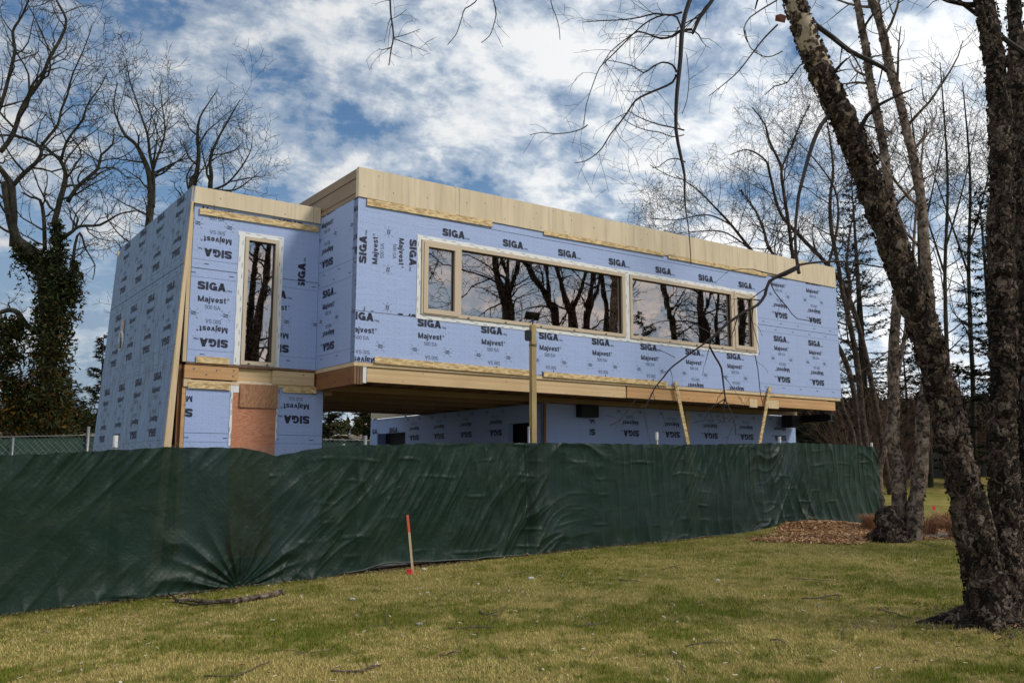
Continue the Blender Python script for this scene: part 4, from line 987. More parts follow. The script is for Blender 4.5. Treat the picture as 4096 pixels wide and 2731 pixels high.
# ------------------------------------------------------------------ trees
class Tree:
    """gathers thick wood and fine twigs separately"""
    def __init__(s, seed, droop=.0, wig=.16, up=.1, minr=.0022): s.r = random.Random(seed); s.tr = MB(); s.tw = MB(); s.droop = droop; s.wig = wig; s.up = up; s.minr = minr; s.count = 0
    def stem(s, pts, rads, sides=12, rough=.12, thick=True, step=None):
        """polyline smoothed and roughened into a bark tube"""
        P_ = [Vector(p) for p in pts]; out = []; rr_ = []
        n = len(P_)
        for i in range(n - 1):
            p0, p1, p2, p3 = P_[max(0, i - 1)], P_[i], P_[i + 1], P_[min(n - 1, i + 2)]
            seg = (p2 - p1).length; m_ = max(2, int(seg / (step or max(.12, rads[i] * 1.2))))
            for k in range(m_):
                t_ = k / m_; a = -.5 * p0 + 1.5 * p1 - 1.5 * p2 + .5 * p3; b = p0 - 2.5 * p1 + 2 * p2 - .5 * p3; c = -.5 * p0 + .5 * p2
                out.append(a * t_ ** 3 + b * t_ ** 2 + c * t_ + p1); rr_.append(rads[i] + (rads[i + 1] - rads[i]) * t_)
        out.append(P_[-1]); rr_.append(rads[-1])
        mb = s.tr if thick else s.tw; o = len(mb.v)
        mb.tube(out, rr_, sides)
        if rough:
            for j in range(o, len(mb.v)):
                v = Vector(mb.v[j]); i = (j - o) // sides; c = out[i]; d = v - c
                k = 1 + rough * (noise.noise(v * 3.1) + .8 * noise.noise(v * 9.0)); mb.v[j] = tuple(c + d * k)
        return out, rr_
    def branch(s, p, d, length, r0, level, maxl, kids, sides=None, spread=.75, ratio=.58):
        R_ = s.r; seg = max(3, int(4 + length * 1.6)) if level < maxl else 3
        pts = [Vector(p)]; dirs = []; d = d.normalized(); q = Vector(p); st = length / seg
        for i in range(seg):
            wv = Vector((R_.gauss(0, 1), R_.gauss(0, 1), R_.gauss(0, .8))) * s.wig
            d = (d + wv + Vector((0, 0, s.up * (1 - level * .1) - s.droop * (i / seg)))).normalized()
            q = q + d * st; pts.append(q.copy()); dirs.append(d.copy())
        rads = [max(s.minr, r0 * (1 - .75 * i / seg)) for i in range(seg + 1)]
        mb = s.tr if r0 > .03 else s.tw
        sd = sides or (7 if r0 > .05 else 5 if r0 > .02 else 3)
        mb.tube(pts, rads, sd, cap=False); s.count += seg
        if level >= maxl: return
        n = kids[min(level, len(kids) - 1)]
        for k in range(n):
            f = .22 + .76 * (k + R_.random()) / n; i = min(seg - 1, int(f * seg))
            ax = dirs[i].orthogonal().normalized(); ax.rotate(Matrix.Rotation(R_.random() * 6.283, 3, dirs[i]))
            cd = (dirs[i] * (1 - spread * R_.uniform(.5, 1.0)) + ax * spread).normalized()
            pp = pts[i].lerp(pts[i + 1], f * seg - i)
            s.branch(pp, cd, length * ratio * R_.uniform(.7, 1.25) * (1 - .45 * f), rads[i] * R_.uniform(.45, .62), level + 1, maxl, kids, None, spread, ratio)
    def along(s, out, rr_, n, f0, f1, length, level, maxl, kids, dirbias=None, spread=.8, ratio=.58, rk=.4):
        """side branches growing from a finished stem"""
        for k in range(n):
            f = f0 + (f1 - f0) * (k + s.r.random()) / n; i = min(len(out) - 2, int(f * (len(out) - 1)))
            d = (out[i + 1] - out[i]).normalized(); ax = d.orthogonal().normalized(); ax.rotate(Matrix.Rotation(s.r.random() * 6.283, 3, d))
            cd = (d * (1 - spread * .6) + ax * spread)
            if dirbias: cd += Vector(dirbias)
            s.branch(out[i], cd, length * s.r.uniform(.6, 1.25), max(s.minr * 1.3, min(rr_[i] * rk, .02 + length * .012)), level, maxl, kids, None, spread, ratio)
    def build(s, name, label, loc, mt, mw, group=None, cat='tree'):
        e = empty(name, loc); tag(e, label, cat, group); lo = Vector(loc)
        for mb in (s.tr, s.tw): mb.v = [(v[0] - lo.x, v[1] - lo.y, v[2] - lo.z) for v in mb.v]
        if s.tr.v: s.trunk = s.tr.build('trunk', [mt, M['bark_flake'], M['bark_bare']], e, smooth=True)
        if s.tw.v: s.crown = s.tw.build('crown', mw, e)
        return e
def bark_relief(mb, out, sides, amp=.019):
    """plates of shaggy bark pushed in and out of the last stem added"""
    o = len(mb.v) - len(out) * sides
    for j in range(o, len(mb.v)):
        v = Vector(mb.v[j]); c = out[(j - o) // sides]; d = v - c
        if d.length < 1e-6: continue
        q = Vector((v.x * 9, v.y * 9, v.z * 6.5)); a = noise.noise(q); b = noise.noise(q * 2.3 + Vector((7, 1, 3)))
        h = max(-.35, min(.6, a * 2.2)) + .55 * abs(b) + .3 * noise.noise(q * 5)
        mb.v[j] = tuple(v + d.normalized() * h * amp * min(1, d.length / .12))
def flakes(out, rr_, n, seed, size, curl=.5):
    """curling bark flakes on a stem, as one bundle of small quads"""
    R_ = random.Random(seed); mb = MB()
    for _ in range(n):
        i = R_.randrange(len(out) - 1); c = out[i].lerp(out[i + 1], R_.random()); d = (out[i + 1] - out[i]).normalized()
        ax = d.orthogonal().normalized(); ax.rotate(Matrix.Rotation(R_.random() * 6.283, 3, d)); tn = d.cross(ax)
        r_ = rr_[i] * R_.uniform(.97, 1.06); h_ = size * R_.uniform(.3, 1.0); w_ = size * R_.uniform(.4, 1.3); lift = R_.uniform(.1, 1) * size * curl
        b = c + ax * r_; sg = R_.choice((1, -1))
        p1 = b - d * h_ / 2; p2 = b + d * h_ / 2; m1 = p1 + tn * sg * w_ * .55 + ax * lift * .35; m2 = p2 + tn * sg * w_ * .55 + ax * lift * .3
        e1 = p1 + tn * sg * w_ + ax * lift; e2 = p2 + tn * sg * w_ * .9 + ax * lift * .9
        mb.add([p1, p2, m2, m1, e2, e1], [(0, 1, 2, 3), (3, 2, 4, 5)])
    return mb
def pix(path, Y, dY=0.0):
    n = len(path); return [at(p[0], p[1], Y + dY * i / max(1, n - 1)) for i, p in enumerate(path)]
def wpx(ws, Y): return [w_ / 2 / FPX * Y for w_ in ws]
GB = 'multi-stemmed birches right of the house'

# --- the big near birch at the right edge: leaning stem, upright stem and a third one behind
YB = 8.1
base = at(3975, 2500, YB); bz = ground_z(base.x, base.y)
T = Tree(21, droop=.22, wig=.17, up=-.02, minr=.0016)
A_pts = [Vector((base.x - .05, YB, bz - .15))] + pix([(3965, 2420), (3925, 2250), (3880, 2050), (3845, 1900), (3790, 1650), (3745, 1480), (3700, 1330), (3650, 1200), (3595, 1040), (3545, 910), (3480, 740), (3430, 600), (3380, 490), (3320, 370), (3250, 210), (3205, 90), (3160, -40)], YB, -.2) + [at(3060, -260, 7.8), at(2960, -560, 7.6), at(2900, -900, 7.5)]
A_r = wpx([.86 * q_ for q_ in [250, 215, 170, 150, 138, 132, 132, 130, 125, 122, 120, 118, 116, 114, 112, 106, 100, 96, 84, 60, 40]], YB)
oA, rA = T.stem(A_pts, A_r, 56, .16, step=.02); bark_relief(T.tr, oA, 56)
B_pts = [Vector((base.x + .14, YB + .1, bz - .15))] + pix([(4020, 2430), (4022, 2200), (4020, 1978), (4010, 1700), (4014, 1500), (4010, 1250), (4003, 1000), (4005, 800), (4003, 534), (3985, 297), (3950, 60), (3930, -80)], YB + .15, .2) + [at(3900, -500, 8.5), at(3880, -1000, 8.6)]
B_r = wpx([.86 * q_ for q_ in [230, 190, 150, 130, 120, 120, 118, 116, 108, 102, 98, 92, 86, 60, 30]], YB)
oB, rB = T.stem(B_pts, B_r, 56, .16, step=.02); bark_relief(T.tr, oB, 56)
C_pts = [Vector((base.x + .34, YB + .35, bz - .15))] + pix([(4115, 2400), (4120, 2100), (4110, 1700), (4112, 1200), (4095, 800), (4080, 480), (4066, 200), (4055, -60)], YB + .5, .3) + [at(4050, -700, 9)]
oC, rC = T.stem(C_pts, wpx([220, 180, 130, 110, 100, 86, 76, 66, 60, 30], YB + .3), 40, .16, step=.025); bark_relief(T.tr, oC, 40)
# roots flaring into the grass
for a_, l_ in ((2.7, .75), (3.4, .55), (4.3, .5), (5.2, .45)):
    p0 = Vector((base.x, YB, bz + .10)); e_ = Vector((base.x + math.cos(a_) * l_, YB + math.sin(a_) * l_, 0)); e_.z = ground_z(e_.x, e_.y) - .05
    T.stem([p0, p0.lerp(e_, .55) + Vector((0, 0, -.02)), e_], [.13, .07, .02], 10, .2)
# named limbs: pixel paths at their own distance
def limb(T, path, Y, dY, ws, twigs=0, length=.6, maxl=2, kids=(3, 2), f0=.15, bias=None, thick=False, sides=6):
    o_, r_ = T.stem(pix(path, Y, dY), wpx(ws if len(ws) == len(path) else list(np.interp(np.linspace(0, 1, len(path)), np.linspace(0, 1, len(ws)), ws)), Y), sides, .05, thick=thick)
    if twigs: T.along(o_, r_, twigs, f0, 1, length, 1, maxl, kids, bias, rk=.5)
    return o_, r_
limb(T, [(3318, 462), (3285, 500), (3255, 564), (3228, 650), (3212, 712), (3195, 780), (3187, 850), (3181, 926), (3183, 1000), (3190, 1060), (3196, 1093)], 7.9, -.3, [19, 17, 14, 12, 12, 14], 4, .25, 1, (1,), .3)
limb(T, [(3196, 1060), (3240, 1052), (3318, 1046), (3400, 1048), (3471, 1060), (3560, 1075)], 7.6, .4, [12, 9, 6], 0)
limb(T, [(3196, 1063), (3150, 1085), (3078, 1124), (3060, 1180), (3030, 1220), (2990, 1240), (2910, 1293), (2860, 1340), (2823, 1369)], 7.6, -.2, [14, 13, 12, 11], 7, .42, 2, (2, 1), .2)
limb(T, [(3190, 1075), (3140, 1100), (3100, 1112), (3076, 1130)], 7.58, 0, [10, 12], 0)
limb(T, [(2823, 1369), (2780, 1400), (2716, 1446), (2680, 1475), (2655, 1507), (2620, 1550), (2604, 1584), (2585, 1620), (2578, 1665), (2590, 1715)], 7.4, -.1, [8, 7, 6, 5, 3], 6, .28, 2, (2, 1), .25)
limb(T, [(2838, 1385), (2862, 1430), (2885, 1471), (2893, 1530), (2900, 1584), (2906, 1610), (2925, 1650), (2940, 1700), (2942, 1740)], 7.4, -.1, [8, 8, 6, 5, 3], 6, .30, 2, (2, 1), .3)
limb(T, [(2904, 1592), (2860, 1620), (2838, 1640), (2815, 1680), (2770, 1690)], 7.35, 0, [5, 3], 3, .15, 1, (1,), .4)
limb(T, [(2900, 1590), (2890, 1640), (2898, 1690), (2870, 1675)], 7.35, 0, [5, 3], 2, .15, 1, (1,), .4)
limb(T, [(2545, 1595), (2510, 1640), (2480, 1680), (2440, 1700)], 7.2, 0, [4, 3], 3, .12, 1, (1,), .3)
limb(T, [(2700, 1430), (2640, 1400), (2600, 1390)], 7.4, 0, [3, 2], 0)
limb(T, [(3080, 1124), (3100, 1170), (3150, 1230), (3190, 1275), (3280, 1285)], 7.5, 0, [5, 4, 3], 2, .2, 1, (1,), .4)
limb(T, [(3020, 1420), (3032, 1480), (3040, 1560), (3050, 1610)], 7.3, 0, [4, 3], 2, .15, 1, (1,), .3)
# long limb out of sight above the picture that carries the hanging branches over the house
top, rt = T.stem([at(3060, -260, 7.8), at(2800, -420, 7.6), at(2400, -520, 7.4), at(2000, -470, 7.2), at(1600, -330, 7.1)], [.09, .07, .05, .035, .02], 10, .08)
limb(T, [(2860, -400), (2810, -150), (2760, 0), (2740, 60), (2727, 140), (2722, 230), (2712, 330), (2706, 400), (2704, 520), (2722, 620), (2738, 700), (2738, 770), (2742, 830), (2752, 900), (2760, 980), (2764, 1060)], 7.5, -.2, [24, 22, 20, 18, 14, 9, 5, 3], 0)
limb(T, [(2990, -330), (2900, -120), (2850, 0), (2800, 70), (2775, 125), (2768, 133)], 7.55, 0, [20, 18, 16, 15], 5, .35, 2, (2, 2), .5)
limb(T, [(2768, 118), (2720, 125), (2690, 145), (2645, 155), (2600, 140), (2550, 128), (2500, 160), (2440, 210), (2405, 265)], 7.5, -.1, [12, 10, 7, 5, 3], 9, .45, 2, (3, 2), .15)
limb(T, [(2728, 50), (2680, 62), (2620, 55), (2560, 70), (2490, 80), (2400, 84), (2330, 90)], 7.5, -.1, [9, 7, 5, 3], 10, .42, 2, (3, 2), .15)
limb(T, [(2728, 130), (2708, 70), (2660, 60), (2600, 82), (2550, 120), (2490, 180), (2440, 230), (2400, 270), (2375, 330), (2345, 420), (2335, 510)], 7.45, -.1, [8, 7, 5, 3], 9, .42, 2, (3, 2), .2)
limb(T, [(2706, 290), (2690, 260), (2648, 250), (2610, 270), (2575, 292), (2540, 270), (2500, 255), (2420, 240)], 7.45, -.1, [9, 7, 5, 3], 7, .38, 2, (2, 2), .2)
limb(T, [(2704, 300), (2690, 330), (2640, 355), (2580, 380), (2540, 405), (2510, 450), (2480, 490), (2440, 540), (2410, 590), (2380, 620), (2340, 645), (2300, 652)], 7.45, -.15, [10, 9, 7, 5, 3], 10, .42, 2, (3, 2), .2)
limb(T, [(2738, 522), (2700, 512), (2640, 500), (2580, 480), (2530, 455), (2510, 440)], 7.45, 0, [7, 6, 4, 3], 8, .35, 2, (2, 2), .1)
limb(T, [(2736, 540), (2690, 548), (2640, 530), (2580, 520), (2520, 495), (2480, 460)], 7.4, 0, [5, 4, 3], 6, .32, 2, (2, 1), .1)
limb(T, [(2350, 500), (2330, 515), (2280, 530), (2220, 536), (2170, 530), (2120, 540)], 7.35, 0, [5, 4, 3], 5, .25, 1, (1,), .2)
limb(T, [(2742, 650), (2710, 635), (2670, 640), (2640, 665), (2610, 672)], 7.4, 0, [6, 4, 3], 3, .2, 1, (1,), .3)
limb(T, [(2745, 720), (2700, 712), (2650, 690), (2600, 660)], 7.4, 0, [4, 3], 3, .22, 1, (1,), .3)
limb(T, [(2728, 455), (2748, 400), (2756, 320), (2752, 270), (2745, 215)], 7.4, 0, [4, 2], 5, .2, 1, (1,), .3)
for path, ws, tw in (([(1600, -320), (1565, -60), (1562, 40), (1568, 90), (1574, 150), (1566, 190), (1560, 230), (1556, 262)], [9, 8, 7, 4], 7), ([(1930, -430), (1915, -60), (1900, 10), (1860, 35), (1848, 70), (1832, 120), (1820, 145), (1790, 180)], [6, 5, 4, 3], 2),
                     ([(1990, -430), (1975, -40), (1976, 10), (1984, 60), (1972, 110), (1958, 145), (1925, 172)], [6, 5, 4, 3], 3), ([(2250, -480), (2210, -40), (2204, 10), (2222, 60), (2236, 110), (2240, 160)], [5, 4, 3], 3),
                     ([(3200, -300), (3150, -50), (3060, 30), (3000, 70), (2975, 120), (2990, 170)], [8, 6, 4], 7), ([(3110, 100), (3060, 150), (3020, 200), (2975, 260), (2940, 300), (2880, 350), (2835, 385)], [8, 6, 3], 8),
                     ([(3130, 205), (3090, 225), (3050, 225), (3000, 190), (2980, 120)], [5, 3], 6), ([(3240, 245), (3200, 262), (3150, 330), (3100, 345), (3060, 380)], [8, 4], 6),
                     ([(1562, 80), (1600, 60), (1625, 40)], [3, 2], 2), ([(1574, 152), (1620, 140), (1680, 118)], [4, 2], 3), ([(1574, 155), (1640, 180), (1710, 208)], [4, 2], 3), ([(1566, 190), (1530, 200), (1515, 195)], [4, 2], 2)):
    limb(T, path, 7.3, 0, ws, tw, .20, 2, (2, 1), .35)
# upper twigs of the near stems that cross the picture
limb(T, [(3262, 100), (3330, 150), (3400, 205), (3470, 240), (3530, 270), (3545, 285)], 8.0, .2, [22, 20, 16], 7, .5, 2, (3, 2), .2)
limb(T, [(3830, 0), (3870, 30), (3912, 60)], 8.6, 0, [14, 20], 2, .4, 2, (2, 2))
limb(T, [(4010, 150), (4050, 180), (4110, 220)], 8.3, 0, [20, 24], 0)
T.along(oB, rB, 9, .62, .9, .9, 1, 3, (4, 3, 2), (-.5, .1, .1))
T.along(oA, rA, 4, .55, .8, .6, 1, 2, (3, 2), (.6, .2, 0))
for (o_, r_, n_, sd) in ((oA, rA, 6500, 1), (oB, rB, 5000, 2), (oC, rC, 1800, 3)):
    f_ = flakes(o_, r_, n_ // 2, sd, .042, .42); T.tr.add(f_.v, f_.f, 1)
ia = [i for i, p_ in enumerate(oA) if 4.75 < p_.z < 6.2]
T.tr.tube([oA[i] for i in ia[::3]], [rA[i] * (.92 + .16 * min(1, k / 30)) for k, i in enumerate(ia[::3])], 28, 2)
for j_ in range(len(T.tr.v) - 28 * len(ia[::3]), len(T.tr.v)):
    v_ = Vector(T.tr.v[j_]); c_ = oA[ia[::3][(j_ - (len(T.tr.v) - 28 * len(ia[::3]))) // 28]]; T.tr.v[j_] = tuple(c_ + (v_ - c_) * (1 + .16 * noise.noise(v_ * 6) - .12 * max(0, noise.noise(v_ * 2.5))))
e = T.build('birch_tree', 'large near birch at the right edge, one thick shaggy stem leaning left across the sky', (base.x, YB, bz), M['bark_near'], M['twig'], GB)
# bare pale bark patch high on the leaning stem, a curled red strip beside it
o_, r_ = [at(3225, 130, 7.92), at(3190, 40, 7.9), at(3130, -90, 7.85)], None
mb = MB(); pA = at(3100, 85, 7.8); mb.add([pA, pA + Vector((.09, .0, -.02)), pA + Vector((.11, 0, .05)), pA + Vector((.05, -.02, .06)), pA + Vector((0, -.02, .045))], [(0, 1, 2, 3, 4), (4, 3, 2, 1, 0)])
mb.v = [(v[0] - base.x, v[1] - YB, v[2] - bz) for v in mb.v]; part('bark_curl', mb, plain('red_bark', (.16, .05, .03), .8), e)

# --- birch pair further back by the mulch
def birch(name, label, base_px, Y, stems, seed, mat_, twm, crown=None, group=GB, fl=0, kids=(6, 5, 3), nb=14, ln=1.6, up=.12, ratio=.58, minr=.004, f0=.3, maxl=3, droop=.05):
    b_ = at(base_px[0], base_px[1], Y); z_ = ground_z(b_.x, b_.y); T = Tree(seed, droop=droop, wig=.15, up=up, minr=minr)
    for path, ws, dY in stems:
        P_ = pix(path, Y, dY)
        if len(path) and path[0] == base_px: P_[0] = Vector((b_.x, b_.y, z_ - .15))
        o_, r_ = T.stem(P_, wpx([(.68 if Y < 20 else .60) * q_ for q_ in np.interp(np.linspace(0, 1, len(path)), np.linspace(0, 1, len(ws)), ws)], Y), 12, .12, step=.12)
        if fl: f_ = flakes(o_, r_, fl, seed + 5, .05); T.tr.add(f_.v, f_.f, 1)
        T.along(o_, r_, nb, f0, .98, ln, 1, maxl, kids, None, .8, ratio)
    e_ = T.build(name, label, (b_.x, b_.y, z_), mat_, twm, group)
    return T
YM = 16.3
birch('birch_tree', 'slender birch standing behind the leaning one, left stem of the pair by the mulch', (3618, 2150), YM,
      [([(3618, 2150), (3600, 2037), (3594, 1860), (3575, 1790), (3575, 1600), (3575, 1374), (3590, 1200), (3611, 960), (3570, 832), (3546, 683), (3529, 564), (3505, 446), (3481, 327), (3463, 190), (3440, 71), (3420, -80), (3400, -400)], [95, 78, 66, 56, 54, 52, 50, 46, 20], .5)], 31, M['bark_pale'], M['twig'], fl=500, nb=10, ln=1.5, f0=.42)
birch('birch_tree', 'slender birch behind the leaning one, right stem of the pair by the mulch', (3655, 2160), YM - .2,
      [([(3655, 2160), (3659, 2038), (3677, 1919), (3689, 1800), (3690, 1660), (3712, 1500), (3716, 1196), (3706, 1078), (3695, 926), (3689, 832), (3665, 683), (3630, 535), (3594, 386), (3558, 267), (3535, 148), (3499, 30), (3470, -60), (3440, -400)], [100, 84, 78, 62, 58, 54, 54, 52, 22], .6)], 32, M['bark_pale'], M['twig'], fl=500, nb=10, ln=1.5, f0=.42)
birch('birch_tree', 'thin dark birch stem between the fence corner and the birch pair', (3530, 1968), 24.0,
      [([(3530, 1968), (3518, 1900), (3540, 1800), (3560, 1650), (3600, 1450), (3640, 1200), (3660, 900), (3700, 500)], [46, 34, 30, 24, 10], 0)], 33, M['bark_pale'], M['twig'], nb=9, ln=2.2, f0=.4, fl=60)
# mossy stump at the foot of the pair
q = at(3550, 2150, 16.0); T = Tree(3); z_ = ground_z(q.x, q.y)
T.stem([(q.x + .05, q.y, z_ - .1), (q.x, q.y, z_ + .2), (q.x + .06, q.y + .05, z_ + .42), (q.x + .25, q.y + .15, z_ + .55)], [.34, .25, .17, .07], 24, .5, step=.03)
T.build('tree_stump', 'broad broken mossy stump at the foot of the birch pair', (q.x, q.y, z_), M['bark_near'], M['twig'], cat='stump')

# --- birches behind the right end of the house (fans of thin stems and fine twigs above the parapet)
GR = 'birches behind the right end of the house'
kw = dict(group=GR, kids=(7, 6, 4), up=.10, ratio=.60, minr=.0046)
birch('birch_tree', 'birch with pale leaning stem passing just right of the house corner', (3480, 1850), 27,
      [([(3480, 1850), (3463, 1778), (3451, 1671), (3433, 1493), (3415, 1374), (3391, 1256), (3367, 1155), (3356, 1078), (3323, 900), (3322, 780), (3333, 683), (3320, 560), (3305, 470)], [46, 42, 38, 34, 28, 24, 16, 6], .5),
       ([(3391, 1256), (3400, 1150), (3388, 1070), (3395, 960), (3420, 820)], [26, 20, 6], 0)], 41, M['bark_flake'], M['twig_red'], nb=20, ln=2.1, f0=.3, fl=260, **kw)
birch('birch_tree', 'birch whose two stems rise behind the right end of the parapet', (3425, 1900), 28,
      [([(3425, 1900), (3415, 1766), (3368, 1624), (3330, 1450), (3260, 1250), (3180, 1053), (3155, 900), (3128, 720), (3122, 660), (3077, 564), (3060, 500), (3010, 430)], [40, 36, 30, 26, 22, 16, 6], 1.5),
       ([(3260, 1250), (3225, 1140), (3089, 1012), (3053, 915), (3020, 840), (2960, 760)], [24, 20, 8], 1),
       ([(3122, 680), (3160, 600), (3200, 500), (3240, 420)], [14, 10, 4], 0)], 42, M['bark_flake'], M['twig_red'], nb=20, ln=2.0, f0=.35, fl=150, **kw)
birch('birch_tree', 'birch leaning far left over the parapet with a wide spray of fine twigs', (3450, 1900), 29,
      [([(3450, 1900), (3400, 1500), (3250, 1250), (3080, 1090), (3002, 997), (2925, 900), (2860, 830), (2790, 760), (2700, 700)], [38, 34, 28, 22, 16, 11, 5], 1),
       ([(2925, 900), (2830, 860), (2700, 880), (2600, 872)], [13, 8, 4], 0), ([(3002, 997), (2900, 930), (2800, 925), (2700, 935)], [13, 8, 4], 0)], 43, M['bark_flake'], M['twig_red'], nb=20, ln=2.0, f0=.45, **kw)
birch('birch_tree', 'birch with a stem slanting left between the house corner and the spruce', (3560, 1900), 30,
      [([(3560, 1900), (3480, 1500), (3400, 1200), (3313, 1063), (3196, 941), (3120, 850), (3080, 700), (3060, 640), (2990, 600), (2920, 620)], [40, 32, 26, 20, 13, 5], 1),
       ([(3313, 1063), (3350, 900), (3340, 760), (3260, 640), (3180, 560)], [20, 12, 5], 0)], 44, M['bark_flake'], M['twig_red'], nb=20, ln=2.0, f0=.4, **kw)
# more distant bare trees right of the leaning birch
for i, (bx, tx, ty, Y_, lab) in enumerate(((3800, 3760, 250, 30, 'bare tree seen between the leaning birch and the upright stem, its top near the frame'), (3900, 3850, 330, 34, 'bare tree just left of the upright near stem'), (3720, 3640, 420, 32, 'bare tree directly behind the birch pair'), (4060, 4080, 100, 33, 'bare tree in the far right corner behind the near stems'))):
    birch('bare_tree', lab, (bx, 1900), Y_, [([(bx, 1900), (bx - 10, 1500), ((bx + tx) / 2, 1100), (tx + 30, 700), (tx, ty)], [34, 28, 20, 6], 0), ([((bx + tx) / 2, 1100), (tx - 60, 850), (tx - 150, 600)], [16, 4], 0), ([((bx + tx) / 2, 1000), (tx + 90, 760), (tx + 150, 480)], [16, 4], 0)], 60 + i, M['bark_grey'], M['twig_red'], group='bare trees behind the birches', nb=14, ln=2.6, f0=.3, minr=.006, kids=(7, 5, 4))

# --- conifers
def conifer(name, label, px_, pytop, pybase, Y, wpxl, seed, dark, dens=1.0, group=None, gap=.0, start=.08):
    b_ = at(px_, pybase, Y); z_ = ground_z(b_.x, b_.y); tp = at(px_, pytop, Y).z; H_ = tp - z_; Wd = wpxl / FPX * Y / 2
    R_ = random.Random(seed); e_ = empty(name, (b_.x, b_.y, z_)); tag(e_, label, 'tree', group)
    mb = MB(); mb.tube([(0, 0, -.2), (.05, 0, H_ * .5), (0, 0, H_)], [H_ * .016, H_ * .010, .01], 8); part('trunk', mb, M['bark_grey'], e_, smooth=True)
    br_ = MB(); V_ = []; Cc = []
    n_ = int(H_ * 11 * dens)
    for i in range(n_):
        f = start + (1 - start) * (i + R_.random()) / n_; a = R_.random() * 6.283; ln = Wd * (1 - f) ** .75 * R_.uniform(.55, 1.15) + .12
        z0 = f * H_; pts = []; dr = R_.uniform(-.1, .25) - .55 * (1 - f)
        for k in range(6):
            t_ = k / 5; pts.append(Vector((math.cos(a) * ln * t_, math.sin(a) * ln * t_, z0 + ln * (dr * t_ + .35 * t_ * t_))))
        br_.tube(pts, [.018 * (1 - t_ / 6) + .003 for t_ in range(6)], 3, cap=False)
        m_ = int((8 + ln * 34) * dens)
        for _ in range(m_):
            t_ = R_.uniform(.12, 1) ** .8 * 4.999; k = int(t_); p_ = pts[k].lerp(pts[k + 1], t_ - k)
            sa = a + R_.choice((-1, 1)) * R_.uniform(.3, 1.3); l_ = R_.uniform(.10, .26) * (1.1 - .4 * f) * (1 + gap)
            d_ = Vector((math.cos(sa), math.sin(sa), R_.uniform(-.55, .25))); w__ = Vector((-math.sin(sa), math.cos(sa), R_.uniform(-.6, .6))) * R_.uniform(.02, .05)
            p_ = p_ + Vector((R_.gauss(0, .03), R_.gauss(0, .03), R_.gauss(0, .04)))
            V_ += [p_ - w__, p_ + w__, p_ + d_ * l_]; c_ = dark[0] if R_.random() < .7 else dark[1]; g_ = R_.uniform(.6, 1.3); Cc += [[x * g_ for x in c_]] * 3
    part('branches', br_, M['twig'], e_)
    bulk('needles', np.array([tuple(v) for v in V_]), 3, M['leafy'], e_, col=np.array(Cc))
    return e_
DK = ((.014, .022, .011), (.035, .040, .018)); DKB = ((.040, .044, .014), (.100, .082, .026))
conifer('spruce_tree', 'dark spruce rising just right of the house corner', 3470, 690, 1880, 34, 520, 5, DK, 1.0, 'dark conifers right of the house')
conifer('spruce_tree', 'dark full spruce behind the upright near birch stem', 4000, 760, 1880, 32, 560, 6, DK, 1.2, 'dark conifers right of the house')
conifer('spruce_tree', 'lower dark spruce filling the gap left of the upright near stem', 3860, 1450, 1880, 36, 420, 7, DK, 1.2, 'dark conifers right of the house')
conifer('spruce_tree', 'low dark spruce behind the birch pair', 3640, 1330, 1880, 38, 420, 8, DK, 1.2, 'dark conifers right of the house')
conifer('spruce_tree', 'broad dark spruce low behind the right end of the house', 3330, 1250, 1850, 38, 520, 9, DK, 1.2, 'dark conifers right of the house')
conifer('spruce_tree', 'dark spruce between the leaning birch and the pair', 3740, 1180, 1880, 39, 420, 17, DK, 1.2, 'dark conifers right of the house')
conifer('spruce_tree', 'tall dark spruce at the far right edge', 4090, 980, 1880, 37, 460, 18, DK, 1.2, 'dark conifers right of the house')
conifer('cedar_tree', 'small cedar standing just left of the leaning blue wall', 388, 1345, 1760, 33, 230, 11, DKB, 1.7, None)
GC = 'bronzed cedars in the hedge row behind the back fence'
conifer('cedar_tree', 'bronzed cedar glimpsed under the house, left of the gap', 1310, 1540, 1760, 34, 240, 12, DKB, 2.2, GC)
conifer('cedar_tree', 'bronzed cedar glimpsed under the house, right of the gap', 1450, 1560, 1760, 34, 250, 13, DKB, 2.2, GC)
conifer('cedar_tree', 'bronzed cedar at the foot of the ivy covered tree', 270, 1520, 1750, 34, 260, 14, DKB, 1.8, GC)
conifer('cedar_tree', 'bronzed cedar at the left edge below the ivy', 40, 1500, 1750, 34, 300, 15, DKB, 1.8, GC)
conifer('cedar_tree', 'bronzed cedar between the ivy tree and the left edge', 150, 1560, 1750, 35, 240, 16, DKB, 1.8, GC)
